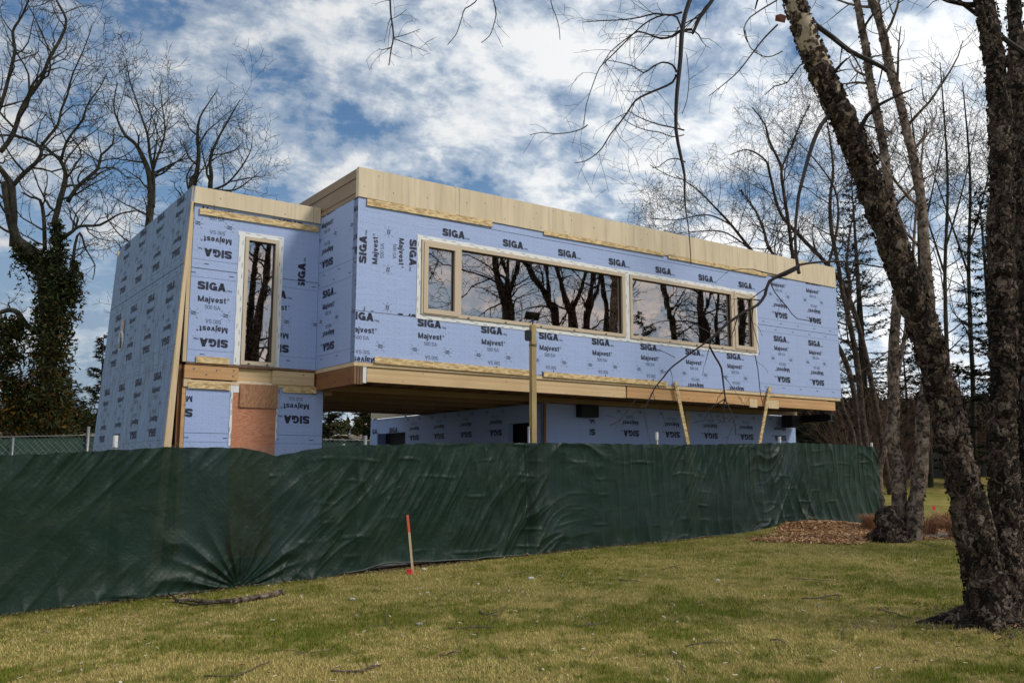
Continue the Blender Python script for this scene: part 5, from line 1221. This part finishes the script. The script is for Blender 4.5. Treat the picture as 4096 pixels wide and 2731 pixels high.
# leafy masses: shrubs made of many small leaves
def shrub(name, label, px_, pyt, pyb, Y, wpxl, seed, cols, n_, cat='shrub', group=None, leaf=.07, lobes=9):
    b_ = at(px_, pyb, Y); z_ = ground_z(b_.x, b_.y); H_ = at(px_, pyt, Y).z - z_; Wd = wpxl / FPX * Y / 2; r_ = np.random.RandomState(seed)
    e_ = empty(name, (b_.x, b_.y, z_)); tag(e_, label, cat, group)
    st = MB(); R_ = random.Random(seed); V_ = []; Cc = []
    cs = [(R_.uniform(-.75, .75) * Wd, R_.uniform(-.4, .4) * Wd, H_ * R_.uniform(.25, .85), R_.uniform(.25, .45)) for _ in range(lobes)]
    for cx_, cy_, cz_, s_ in cs:
        st.tube([(cx_ * .2, cy_ * .2, -.1), (cx_ * .6, cy_ * .6, cz_ * .6), (cx_, cy_, cz_)], [.05, .03, .01], 4)
        m_ = n_ // lobes; d_ = r_.randn(m_, 3); d_ /= np.linalg.norm(d_, axis=1)[:, None]; rad = (r_.rand(m_) ** .45)[:, None]
        p_ = np.array([cx_, cy_, cz_]) + d_ * rad * np.array([Wd * s_, Wd * s_, H_ * s_ * .75]); p_[:, 2] = np.abs(p_[:, 2])
        a_ = r_.randn(m_, 3) * leaf; b__ = r_.randn(m_, 3) * leaf * .6
        V_.append(np.stack([p_ - a_ * .5, p_ + b__, p_ + a_ * .6], 1).reshape(-1, 3)); c_ = np.array(cols)[r_.randint(0, len(cols), m_)] * (.5 + .9 * r_.rand(m_)[:, None]); Cc.append(np.repeat(c_, 3, 0))
    part('stems', st, M['bark_grey'], e_); bulk('foliage', np.concatenate(V_), 3, M['leafy'], e_, col=np.concatenate(Cc)); return e_
IV = [(.030, .042, .014), (.055, .060, .018), (.115, .060, .020), (.020, .028, .010)]
shrub('evergreen_shrub', 'round dark green shrub beyond the fence, left of the small cedar', 300, 1590, 1745, 40, 200, 3, [(.02, .035, .012), (.035, .05, .015)], 5000)
# undergrowth of bare brush on the right
def brush(label, px0, px1, pyt, Y, n_, seed, name='brush', colr=None):
    R_ = random.Random(seed); mb = MB()
    for _ in range(n_):
        px_ = R_.uniform(px0, px1); b_ = at(px_, 1880, Y + R_.uniform(-2, 2)); z_ = ground_z(b_.x, b_.y); H_ = (at(px_, pyt, Y).z - z_) * R_.uniform(.35, 1.0)
        p_ = Vector((b_.x, b_.y, z_)); d_ = Vector((R_.gauss(0, .35), R_.gauss(0, .3), 1)).normalized(); pts = [p_]
        for k in range(7): d_ = (d_ + Vector((R_.gauss(0, .16), R_.gauss(0, .16), .02))).normalized(); pts.append(pts[-1] + d_ * H_ / 7)
        mb.tube(pts, [.012 * (1 - k / 9) + .002 for k in range(8)], 3, cap=False)
        for k in range(2, 8):
            for _2 in range(3):
                q_ = pts[k]; d2 = (d_ + Vector((R_.gauss(0, .7), R_.gauss(0, .5), R_.gauss(.2, .4)))).normalized(); l_ = H_ * R_.uniform(.08, .22)
                mb.tube([q_, q_ + d2 * l_ * .5, q_ + d2 * l_ + Vector((R_.gauss(0, .05), 0, R_.gauss(0, .05)))], [.006, .005, .003], 3, cap=False)
    tag(mb.build(name, colr or plain('brush_twigs', (.13, .075, .045), .85, 0, .4, 2)), label, None, None, 'stuff')
brush(None, 3520, 4150, 1560, 37, 420, 3)
brush(None, -100, 520, 1600, 44, 260, 4)
brush(None, 3380, 3640, 1500, 33, 160, 5)
# dark wood closing the view low on the right and on the left
def far_wood(name, px0, px1, top, Y, n_, seed, cols, leaf=.3):
    r_ = np.random.RandomState(seed); px_ = px0 + (px1 - px0) * r_.rand(n_); V_ = []
    tp = np.array([top + 60 * noise.noise(Vector((x * .012, seed, 0))) + 40 * noise.noise(Vector((x * .05, seed, 2))) for x in px_]); py_ = tp + (1900 - tp) * r_.rand(n_) ** 1.25
    P_ = np.array([tuple(at(a, b, Y + c)) for a, b, c in zip(px_, py_, (r_.rand(n_) - .5) * 9)])
    a_ = r_.randn(n_, 3) * leaf; b_ = r_.randn(n_, 3) * leaf * .6
    c_ = np.array(cols)[r_.randint(0, len(cols), n_)] * (.5 + .9 * r_.rand(n_)[:, None])
    tag(bulk(name, np.stack([P_ - a_ * .5, P_ + b_, P_ + a_ * .5], 1).reshape(-1, 3), 3, M['leafy'], col=np.repeat(c_, 3, 0)), kind='stuff')
far_wood('far_wood', 3150, 4500, 1600, 48, 24000, 2, [(.012, .017, .009), (.022, .026, .012), (.04, .03, .018)])
far_wood('far_wood', 4450, 6500, 1480, 50, 22000, 7, [(.012, .017, .009), (.022, .026, .012), (.04, .03, .018)])
far_wood('far_wood', -700, 560, 1650, 52, 12000, 3, [(.03, .035, .014), (.02, .028, .012), (.06, .042, .02)])
far_wood('far_wood', 1150, 1700, 1690, 56, 3000, 4, [(.03, .035, .014), (.05, .045, .02)])

# --- left group: ivy covered locust and bare locusts behind the house
GLT = 'twisting bare locust trees left of and behind the house'
b_ = at(190, 1760, 27.5); z_ = ground_z(b_.x, b_.y)
T = Tree(51, wig=.24, up=.10, minr=.0065)
def lst(path, ws, Y, nb, ln, f0=.15, maxl=3, kids=(6, 5, 3), dY=0):
    o_, r_ = T.stem(pix(path, Y, dY), wpx([(.74 if Y < 30 else .56) * q_ for q_ in np.interp(np.linspace(0, 1, len(path)), np.linspace(0, 1, len(ws)), ws)], Y), 10, .12, step=.2)
    if nb: T.along(o_, r_, nb, f0, 1, ln, 1, maxl, kids, None, .8, .6, .55)
    return o_, r_
YL = 27.5
trunk_o = lst([(190, 1830), (190, 1760), (195, 1500), (190, 1250), (170, 1080), (120, 1000), (70, 960), (48, 900), (30, 800), (20, 730)], [100, 90, 80, 70, 52, 46, 44], YL, 0, 0)[0]
lst([(50, 985), (55, 870), (48, 760), (40, 730), (5, 680), (-40, 620)], [36, 40, 34, 16], YL, 6, 2.2)
lst([(45, 750), (100, 690), (140, 655), (164, 620), (160, 590), (120, 560), (60, 545), (0, 540)], [26, 22, 18, 10], YL, 9, 2.0)
lst([(160, 590), (200, 540), (232, 500), (245, 440), (270, 380), (290, 300), (330, 210), (360, 130), (366, 105)], [18, 14, 8, 4], YL, 13, 1.8)
lst([(0, 610), (50, 540), (85, 440), (120, 380), (165, 320), (195, 240), (245, 150), (265, 80), (225, 0), (200, -80)], [28, 24, 18, 8], YL - 1, 14, 2.1)
lst([(-40, 520), (0, 430), (30, 330), (60, 200), (50, 130), (90, 60), (130, -40)], [24, 18, 10], YL - 1, 12, 2.0)
lst([(215, 900), (240, 800), (255, 750), (262, 690), (240, 640), (205, 610), (165, 570)], [34, 28, 20, 12], YL, 7, 1.8)
lst([(245, 640), (265, 570), (300, 520), (330, 480), (350, 420), (400, 350), (430, 290)], [16, 12, 5], YL, 12, 1.7)
lst([(270, 810), (300, 760), (340, 720), (392, 675), (405, 620), (450, 580), (455, 520)], [24, 20, 14, 6], YL, 12, 1.7)
lst([(392, 675), (460, 672), (500, 705), (540, 715), (570, 705)], [9, 6, 3], YL, 6, 1.1)
lst([(255, 950), (290, 925), (320, 905), (400, 900), (460, 865), (500, 850), (560, 840)], [22, 16, 10, 5], YL, 12, 1.7)
lst([(300, 920), (310, 870), (280, 830)], [12, 5], YL, 3, 1.2)
lst([(180, 1000), (175, 870), (160, 800), (125, 790), (90, 770)], [24, 16, 8], YL, 6, 1.5)
lst([(290, 1080), (300, 980), (320, 930), (345, 1000), (380, 1060), (370, 1120)], [18, 10, 4], YL, 7, 1.3)
lst([(150, 1330), (105, 1300), (70, 1250), (30, 1240), (-20, 1260)], [34, 28, 20], YL, 3, 1.2)
e = T.build('locust_tree', 'tall twisted locust at the left edge, its trunk smothered in ivy', (b_.x, b_.y, z_), M['bark_grey'], M['twig_grey'], GLT)
r_ = np.random.RandomState(8); V_ = []; Cc = []
IVP = [((190, 1740), 135), ((185, 1650), 130), ((195, 1550), 115), ((200, 1450), 105), ((200, 1350), 110), ((215, 1260), 105), ((225, 1180), 92), ((215, 1110), 90), ((180, 1060), 75), ((130, 1030), 62), ((80, 1010), 45), ((235, 1020), 55), ((232, 960), 46), ((225, 910), 36), ((280, 1120), 55), ((290, 1180), 50),
       ((70, 1310), 60), ((20, 1330), 70), ((50, 1420), 62), ((30, 1530), 66), ((60, 1630), 62), ((-20, 1450), 60), ((100, 1560), 60), ((300, 1060), 26), ((60, 1680), 80)]
for (c_, rad) in IVP:
    q = at(c_[0], c_[1], YL); rm = rad / FPX * YL * .84; m_ = int(900 * (rad / 80) ** 1.6)
    d_ = r_.randn(m_, 3); d_ /= np.linalg.norm(d_, axis=1)[:, None]; k_ = (r_.rand(m_) ** .5 + .22 * r_.randn(m_) * (r_.rand(m_) > .55))[:, None]
    p_ = np.array(tuple(q)) + d_ * k_ * rm * np.array([1, .8, 1.15]) - np.array([b_.x, b_.y, z_])
    a_ = r_.randn(m_, 3) * .06; b__ = r_.randn(m_, 3) * .045
    V_.append(np.stack([p_ - a_, p_ + b__, p_ + a_ * .8], 1).reshape(-1, 3))
    low = max(0, (c_[1] - 1150) / 500); cols_ = np.array([(.028, .040, .013), (.045, .055, .018), (.04 + .09 * low, .035 + .03 * low, .014)])
    cc = cols_[r_.randint(0, 3, m_)] * (.45 + 1.0 * r_.rand(m_)[:, None]); Cc.append(np.repeat(cc, 3, 0))
# trailing strands of ivy
for _ in range(70):
    c_ = IVP[r_.randint(len(IVP))]; q = at(c_[0][0] + r_.uniform(-1, 1) * c_[1], c_[0][1] + r_.uniform(-.3, .8) * c_[1], YL) - Vector((b_.x, b_.y, z_)); m_ = 26
    zs = np.linspace(0, -1.1 * r_.rand() - .3, m_); p_ = np.array(tuple(q)) + np.stack([.1 * np.sin(zs * 5 + _), 0 * zs, zs], 1) + r_.randn(m_, 3) * .03
    a_ = r_.randn(m_, 3) * .05; b__ = r_.randn(m_, 3) * .04; V_.append(np.stack([p_ - a_, p_ + b__, p_ + a_ * .8], 1).reshape(-1, 3)); Cc.append(np.repeat(np.array([[.06, .05, .02]]) * (.5 + r_.rand(m_)[:, None]), 3, 0))
bulk('ivy', np.concatenate(V_), 3, M['leafy'], e, col=np.concatenate(Cc))
def locust(label, base_px, Y, seed, paths):
    global T
    T = Tree(seed, wig=.22, up=.12, minr=.0065); b_ = at(base_px[0], base_px[1], Y); z_ = ground_z(b_.x, b_.y)
    for path, ws, nb, ln in paths: lst(path, ws, Y, nb, ln)
    T.build('locust_tree', label, (b_.x, b_.y, z_), M['bark_grey'], M['twig_grey'], GLT)
locust('bare locust rising behind the leaning blue wall, twin stems close together', (600, 1800), 33, 52, [
    ([(600, 1800), (585, 1400), (590, 1000), (601, 850), (603, 770), (598, 700), (580, 650), (545, 580), (500, 540), (470, 480), (455, 420), (470, 330)], [70, 60, 48, 40, 26, 14, 6], 20, 2.0),
    ([(612, 830), (615, 760), (612, 680), (600, 620), (590, 540), (570, 480), (545, 400), (520, 330), (505, 240)], [28, 22, 14, 5], 17, 2.0),
    ([(612, 680), (625, 640), (650, 570), (660, 520), (650, 430), (640, 350)], [22, 14, 5], 14, 2.0),
    ([(620, 690), (660, 670), (700, 650), (730, 640), (770, 600)], [14, 10, 4], 8, 1.6)])
locust('bare locust whose crown shows above the wing parapet', (790, 1800), 34, 53, [
    ([(790, 1800), (760, 1200), (765, 760), (785, 700), (795, 620), (790, 540), (800, 470), (830, 420), (870, 360)], [60, 50, 34, 24, 12, 5], 15, 2.0),
    ([(840, 1300), (840, 800), (845, 700), (840, 640), (870, 560), (920, 470), (960, 400)], [40, 30, 18, 5], 15, 2.0),
    ([(850, 760), (900, 740), (950, 690), (1000, 610), (1010, 550)], [18, 12, 4], 12, 1.9),
    ([(870, 760), (940, 760), (1000, 720), (1050, 680)], [14, 10, 4], 10, 1.7)])

# --- trees on the lawn side that the windows reflect (they stand right of the camera, outside the picture)
def mirrored(px_, py_, D): s_, z__ = on_t(px_, py_, D); return hw(s_, -D, z__)
GW = 'birches on the lawn to the right of the camera'
def lawn_birch(label, D, stems, seed, twn=12, ln=1.9):
    T = Tree(seed, wig=.18, up=.02, droop=.12, minr=.006); first = None; twn = int(twn * 1.6)
    for path, ws in stems:
        P_ = [mirrored(x, y, D) for x, y in path]; Yv = (17 + D) * .72
        if path[0][1] > 1265:                                   # carry the stem down to the ground
            g_ = P_[0] + (P_[0] - P_[1]).normalized() * 1.0; g_ = Vector((g_.x, g_.y, ground_z(g_.x, g_.y) - .1)); P_ = [g_] + P_; ws = [ws[0] * 1.3] + list(ws); first = first or g_
        ws_ = list(np.interp(np.linspace(0, 1, len(P_)), np.linspace(0, 1, len(ws)), ws))
        top_ = P_[-1] + (P_[-1] - P_[-2]).normalized() * 3.5 + Vector((0, 0, 1)); P_.append(top_); ws_.append(5)
        o_, r_ = T.stem(P_, [w_ / 2 / FPX * Yv for w_ in ws_], 10, .12, step=.2)
        T.along(o_, r_, twn, .35, .98, ln, 1, 3, (6, 5, 4), None, .85, .6)
    T.build('birch_tree', label, (first.x, first.y, first.z + .1), M['bark_near'], M['twig'], GW)
lawn_birch('three-stemmed birch mirrored in the left half of the long window', 13, [([(2033, 1290), (2018, 1202), (2005, 1146), (1995, 1094), (1981, 1024)], [64, 50, 40, 34, 30]), ([(2024, 1200), (2033, 1118), (2038, 1034)], [36, 28, 24]), ([(2036, 1215), (2056, 1132), (2080, 1048)], [34, 26, 22])], 71)
lawn_birch('birch whose long drooping boughs are mirrored in the left of the long window', 12, [([(2060, 1310), (2050, 1200), (2040, 1120), (2020, 1060)], [26, 22, 18]), ([(2045, 1160), (1960, 1110), (1880, 1085), (1800, 1060), (1740, 1030)], [14, 10, 5]), ([(2040, 1130), (1960, 1060), (1880, 1020), (1800, 1000)], [12, 8, 4]), ([(1980, 1110), (1900, 1140), (1850, 1190), (1800, 1210), (1745, 1230)], [10, 6, 3]), ([(1760, 1040), (1735, 1090), (1715, 1150), (1700, 1200)], [6, 3])], 79, 20, 1.7)
lawn_birch('leaning birch mirrored in the middle of the long window', 14, [([(2232, 1310), (2205, 1210), (2180, 1160), (2140, 1110), (2118, 1060), (2100, 1040)], [50, 46, 38, 32, 26]), ([(2205, 1190), (2200, 1120), (2190, 1060)], [30, 24, 20])], 72)
lawn_birch('forked birch mirrored right of the middle of the long window', 12.5, [([(2300, 1320), (2282, 1240), (2262, 1180), (2245, 1110), (2230, 1060)], [56, 40, 32, 28]), ([(2288, 1240), (2320, 1180), (2345, 1110), (2352, 1080)], [34, 26, 22])], 73)
lawn_birch('straight birch mirrored at the right end of the long window', 13, [([(2352, 1330), (2362, 1240), (2374, 1160), (2380, 1080)], [44, 38, 30]), ([(2362, 1250), (2390, 1180), (2405, 1090)], [30, 24, 18]), ([(2430, 1330), (2432, 1240), (2420, 1180), (2412, 1100)], [40, 34, 26])], 74)
lawn_birch('dark single birch mirrored in the second window', 13, [([(2703, 1360), (2685, 1260), (2672, 1180), (2662, 1130)], [44, 38, 30])], 75)
lawn_birch('pair of birch stems mirrored near the narrow right sash', 13, [([(2820, 1375), (2808, 1280), (2806, 1180)], [54, 46, 36]), ([(2840, 1360), (2822, 1260), (2850, 1180)], [36, 28, 20]), ([(2880, 1380), (2870, 1300), (2880, 1180)], [30, 26, 20])], 76)
lawn_birch('birch mirrored in the narrow right sash', 12, [([(2965, 1390), (2975, 1300), (2968, 1200)], [60, 50, 40])], 77, 10, 1.2)
def tw_(px_, py_, D): # point mirrored in the wing plane
    s_, z__ = on_t(px_, py_, T1 + D); return hw(s_, T1 - D, z__)
T = Tree(78, wig=.2, up=.05, minr=.006); D = 21
P_ = [tw_(1020, 1450, D), tw_(1030, 1340, D), tw_(1042, 1240, D), tw_(1068, 1120, D), tw_(1072, 1050, D), tw_(1078, 970, D)]; g_ = P_[0].copy(); g_.z = ground_z(g_.x, g_.y) - .1
o_, r_ = T.stem([g_] + P_ + [P_[-1] + Vector((.3, 0, 3))], [.24, .20, .17, .16, .15, .13, .10, .04], 12, .12, step=.25)
T.along(o_, r_, 30, .2, .98, 2.4, 1, 3, (6, 5, 4), None, .9, .6)
T.build('oak_tree', 'bare tree behind the camera mirrored in the tall narrow window', (g_.x, g_.y, g_.z + .1), M['bark_near'], M['twig'])
for i, (px_, pt, D, lab) in enumerate(((2575, 1250, 20, 'dark evergreen on the lawn mirrored low in the second window'), (2930, 1200, 20, 'dark evergreen mirrored beside the narrow right sash'), (2700, 1290, 22, 'low evergreen mirrored along the sill of the second window'))):
    p_ = mirrored(px_, pt, D); gz_ = ground_z(p_.x, p_.y)
    ev = conifer('spruce_tree', lab, 2048, 1000, 1881, 20, 760, 80 + i, DK, 1.2, 'evergreens on the lawn right of the camera')
    ev.location = (p_.x, p_.y, gz_); ev.scale = ((p_.z - gz_) / 6.2,) * 3

# ------------------------------------------------------------------ dry ornamental grass clumps
GD = 'clumps of dry ornamental grass at the edge of the mulch'
def dry_clump(px_, py_, Y, h_, w__, seed, lab):
    b_ = at(px_, py_, Y); z_ = ground_z(b_.x, b_.y); r_ = np.random.RandomState(seed); n_ = 420
    a_ = r_.rand(n_) * 6.283; ro = r_.rand(n_) * w__ * .45; sp = (.2 + .8 * r_.rand(n_)) * w__ * .8; hh = h_ * (.6 + .5 * r_.rand(n_))
    p_ = np.stack([np.cos(a_) * ro, np.sin(a_) * ro, 0 * a_], 1); m_ = np.stack([np.cos(a_) * (ro + sp * .35), np.sin(a_) * (ro + sp * .35), hh * .75], 1); t_ = np.stack([np.cos(a_) * (ro + sp), np.sin(a_) * (ro + sp), hh], 1)
    e_ = np.stack([-np.sin(a_), np.cos(a_), 0 * a_], 1) * .006
    q = np.stack([p_ - e_, p_ + e_, m_ + e_, m_ - e_, m_ - e_, m_ + e_, t_ + e_ * .3, t_ - e_ * .3], 1).reshape(-1, 3)
    c_ = np.array([(.42, .22, .12), (.32, .15, .08), (.50, .32, .18)])[r_.randint(0, 3, n_)] * (.6 + .6 * r_.rand(n_)[:, None])
    o = bulk('ornamental_grass', q, 4, M['blade'], col=np.repeat(c_, 8, 0)); o.location = (b_.x, b_.y, z_ - .01); tag(o, lab, 'grass clump', GD)
dry_clump(3495, 2100, 18.3, .30, .38, 1, 'dry reddish grass clump at the foot of the fence corner')
dry_clump(3705, 2125, 17.2, .36, .42, 2, 'dry grass clump between the birch pair and the pale slab')
dry_clump(3785, 2070, 18.6, .36, .48, 3, 'dry grass clump behind the pale slab')
dry_clump(3835, 2135, 16.6, .38, .38, 4, 'dry grass clump right of the pale slab, beside the big birch')
dry_clump(3945, 2060, 17.6, .32, .3, 5, 'dry grass clump peeping between the stems of the big birch')

# ------------------------------------------------------------------ fallen wood, stones and leaves on the lawn
def on_ground(px_, py_):
    d = ray(px_, py_); k = 6.0
    for _ in range(60):
        p = Vector((0, 0, EYE)) + d * k; k += (p.z - ground_z(p.x, p.y)) / max(.05, -d.z) * .7
    return Vector((0, 0, EYE)) + d * k
def stick(name, path, r0, r1, lab, forks=0, lift=.012, seed=1, group='fallen twigs on the lawn', cat='twig', m_=None):
    R_ = random.Random(seed); P_ = [on_ground(*p) for p in path]; out = []
    for a_, b__ in zip(P_, P_[1:]):
        for k in range(3): out.append(a_.lerp(b__, k / 3) + Vector((R_.gauss(0, .006), R_.gauss(0, .006), lift + R_.uniform(0, .012))))
    out.append(P_[-1] + Vector((0, 0, lift))); org = P_[0]; mb = MB(); n_ = len(out)
    loc = [p - org for p in out]; mb.tube(loc, [r0 + (r1 - r0) * i / (n_ - 1) for i in range(n_)], 6)
    for _ in range(forks):
        i = R_.randrange(1, n_ - 1); d_ = (loc[i] - loc[i - 1]).normalized(); d_.rotate(Matrix.Rotation(R_.choice((-1, 1)) * R_.uniform(.4, .9), 3, 'Z')); l_ = R_.uniform(.08, .28)
        q_ = [loc[i], loc[i] + d_ * l_ * .5 + Vector((0, 0, .01)), loc[i] + d_ * l_ + Vector((R_.gauss(0, .03), R_.gauss(0, .03), .005))]; mb.tube(q_, [r1 * 1.3, r1, r1 * .6], 4)
    o = mb.build(name, m_ or M['stick'], smooth=True); o.location = org; tag(o, lab, cat, group); return o
br = stick('fallen_branch', [(1128, 2379), (1040, 2398), (960, 2412), (880, 2420), (800, 2418), (745, 2408), (700, 2410)], .036, .015, 'largest fallen branch with pale bark lying along the foot of the green fence', 5, .03, 3, None, 'branch', M['bark_pale'])
stick('fallen_branch', [(860, 2425), (780, 2432), (720, 2425), (690, 2395), (650, 2373)], .012, .006, 'reddish forked branch tangled with the large pale one', 5, .035, 4, None, 'branch', M['twig'])
o = stick('fallen_branch', [(672, 2385), (668, 2380)], .012, .006, 'upright reddish offshoot poking up beside the fallen branch', 0, .03, 5, None, 'branch', M['twig']); me_ = MB(); me_.tube([(0, 0, 0), (-.04, .01, .12), (-.07, .02, .22), (-.10, .02, .30)], [.011, .009, .007, .005], 6); o.data = me_.build('tmp_shape', M['twig']).data; bpy.data.objects.remove(bpy.data.objects['tmp_shape'])
STK = [([(1790, 2518), (1870, 2516), (1955, 2514), (2030, 2418)], .006, 'long bent twig lying in the middle of the lawn', 3), ([(1918, 2450), (1940, 2462), (1988, 2464)], .009, 'short pale curved stick above the long bent twig', 1),
       ([(2300, 2507), (2380, 2505), (2450, 2487)], .007, 'dark straight twig right of the lawn centre', 1), ([(1752, 2630), (1790, 2622), (1840, 2613)], .007, 'short dark twig near the bottom centre', 1), ([(1845, 2615), (1832, 2560)], .004, 'thin twig tip rising from the bottom centre', 0),
       ([(3212, 2400), (3280, 2395), (3350, 2383), (3362, 2406)], .009, 'pale forked stick left of the big birch', 3), ([(3514, 2440), (3560, 2455), (3632, 2472)], .009, 'pale brown stick close to the big birch', 2), ([(3160, 2320), (3250, 2322), (3355, 2330)], .005, 'thin dark twig on the straw patch', 2),
       ([(1320, 2690), (1420, 2692), (1518, 2664)], .010, 'curved brown stick near the bottom, left of centre', 0), ([(820, 2712), (960, 2706), (1080, 2648)], .007, 'long thin twig at the bottom left', 2), ([(2650, 2280), (2700, 2270), (2725, 2278)], .007, 'small dark twig high on the lawn below the fence', 1),
       ([(2680, 2600), (2720, 2660), (2760, 2725)], .006, 'pale arched twig at the bottom right of centre', 0), ([(3080, 2565), (3120, 2566), (3145, 2582)], .008, 'short dark hooked stick at the lower right', 0), ([(3380, 2520), (3372, 2560)], .008, 'stubby pale stick at the lower right', 0),
       ([(1540, 2460), (1545, 2500), (1565, 2520)], .005, 'small curly twig left of the round stone', 1), ([(1400, 2695), (1450, 2690), (1515, 2668)], .009, 'dark stick at the bottom just left of centre', 1), ([(2480, 2325), (2520, 2326), (2560, 2328)], .009, 'weathered stub below the middle of the fence', 0),
       ([(4040, 2560), (4060, 2530), (4090, 2515)], .009, 'arched pale root twig at the right edge below the big birch', 0), ([(3690, 2175), (3760, 2195), (3860, 2201)], .006, 'thin bent twig at the edge of the mulch', 1), ([(1330, 2600), (1300, 2610), (1180, 2625)], .005, 'thin grey twig on the lower left lawn', 2),
       ([(2060, 2300), (2110, 2290), (2140, 2293)], .006, 'small brown twig under the middle of the fence', 1), ([(3845, 2190), (3800, 2150), (3760, 2100)], .010, 'slanting stick leaning over the dry grass clump', 1), ([(2740, 2590), (2810, 2580), (2930, 2575)], .005, 'thin pale twig right of centre near the bottom', 2)]
for i, (pth, r_, lab, fk) in enumerate(STK): stick('fallen_twig', pth, r_, r_ * .5, lab, fk, .010, 20 + i)
def stone(px_, py_, w__, seed, lab, m_=None):
    p_ = on_ground(px_, py_); bm = bmesh.new(); bmesh.ops.create_icosphere(bm, subdivisions=3, radius=1); R_ = random.Random(seed)
    for v in bm.verts: v.co *= 1 + .22 * noise.noise(v.co * 1.4 + Vector((seed * 3.1, 0, 0))); v.co.x *= w__ / 2; v.co.y *= w__ * .35; v.co.z *= w__ * .24
    me = bpy.data.meshes.new('stone'); bm.to_mesh(me); bm.free(); me.materials.append(m_ or M['stone']); me.polygons.foreach_set('use_smooth', [True] * len(me.polygons))
    o = bpy.data.objects.new('stone', me); C.objects.link(o); o.location = p_ + Vector((0, 0, w__ * .08)); o.rotation_euler = (0, 0, R_.uniform(-.5, .5)); tag(o, lab, 'stone', 'stones lying on the lawn')
STN = [(1677, 2498, .085, 'round tan stone, the largest on the lawn, left of centre'), (1912, 2336, .05, 'white pebble below the fence right of the stake'), (2125, 2314, .09, 'flat pale stone under the middle of the fence'), (2160, 2302, .04, 'small white pebble beside the flat pale stone'), (2250, 2302, .04, 'small pebble right of the flat pale stone'),
       (1683, 2352, .04, 'cream pebble just under the survey stake'), (1710, 2370, .045, 'cream pebble below and right of the survey stake'), (1695, 2277, .07, 'pale stone beside the foot of the survey stake'), (1408, 2398, .08, 'flat pale stone far left of the survey stake'), (1090, 2480, .05, 'pale chip standing in the grass near the fallen branch'),
       (2870, 2321, .06, 'flat whitish stone high on the lawn at the right'), (2927, 2275, .035, 'tiny white pebble near the mulch'), (2090, 2367, .035, 'small tan pebble on the upper lawn'), (500, 2476, .03, 'tiny white pebble in the left lawn'), (3828, 2435, .03, 'tiny white pebble left of the big birch')]
white = plain('pale_stone', (.58, .54, .48), .8)
for i, (a, b, w__, lab) in enumerate(STN): stone(a, b, w__, i, lab, None if i == 0 else white)
def leaf(px_, py_, s_, seed, lab):
    p_ = on_ground(px_, py_); R_ = random.Random(seed); mb = MB(); pts = [(-1, 0, 0), (-.5, .4, .25), (.2, .45, .35), (1, .05, .1), (.4, -.4, .3), (-.4, -.35, .15), (0, 0, .02)]
    mb.add([(x * s_, y * s_, z * s_ + .012) for x, y, z in pts], [(0, 1, 6), (1, 2, 6), (2, 3, 6), (3, 4, 6), (4, 5, 6), (5, 0, 6)]); o = mb.build('fallen_leaf', M['dry_leaf']); o.location = p_; o.rotation_euler = (0, 0, R_.random() * 6); tag(o, lab, 'leaf', 'curled dry leaves on the lawn')
for i, (a, b, s_, lab) in enumerate(((3665, 2648, .035, 'pinkish curled leaf at the lower right'), (3420, 2605, .035, 'brown curled leaf left of the pinkish one'), (3835, 2281, .04, 'orange leaf scrap beside the big birch'), (550, 2470, .045, 'tan leaf below the fallen branch'), (1770, 2420, .03, 'rust coloured leaf below the survey stake'), (965, 2665, .04, 'brown leaf at the bottom left'), (2005, 2712, .03, 'brown leaf at the bottom centre'))): leaf(a, b, s_, i, lab)
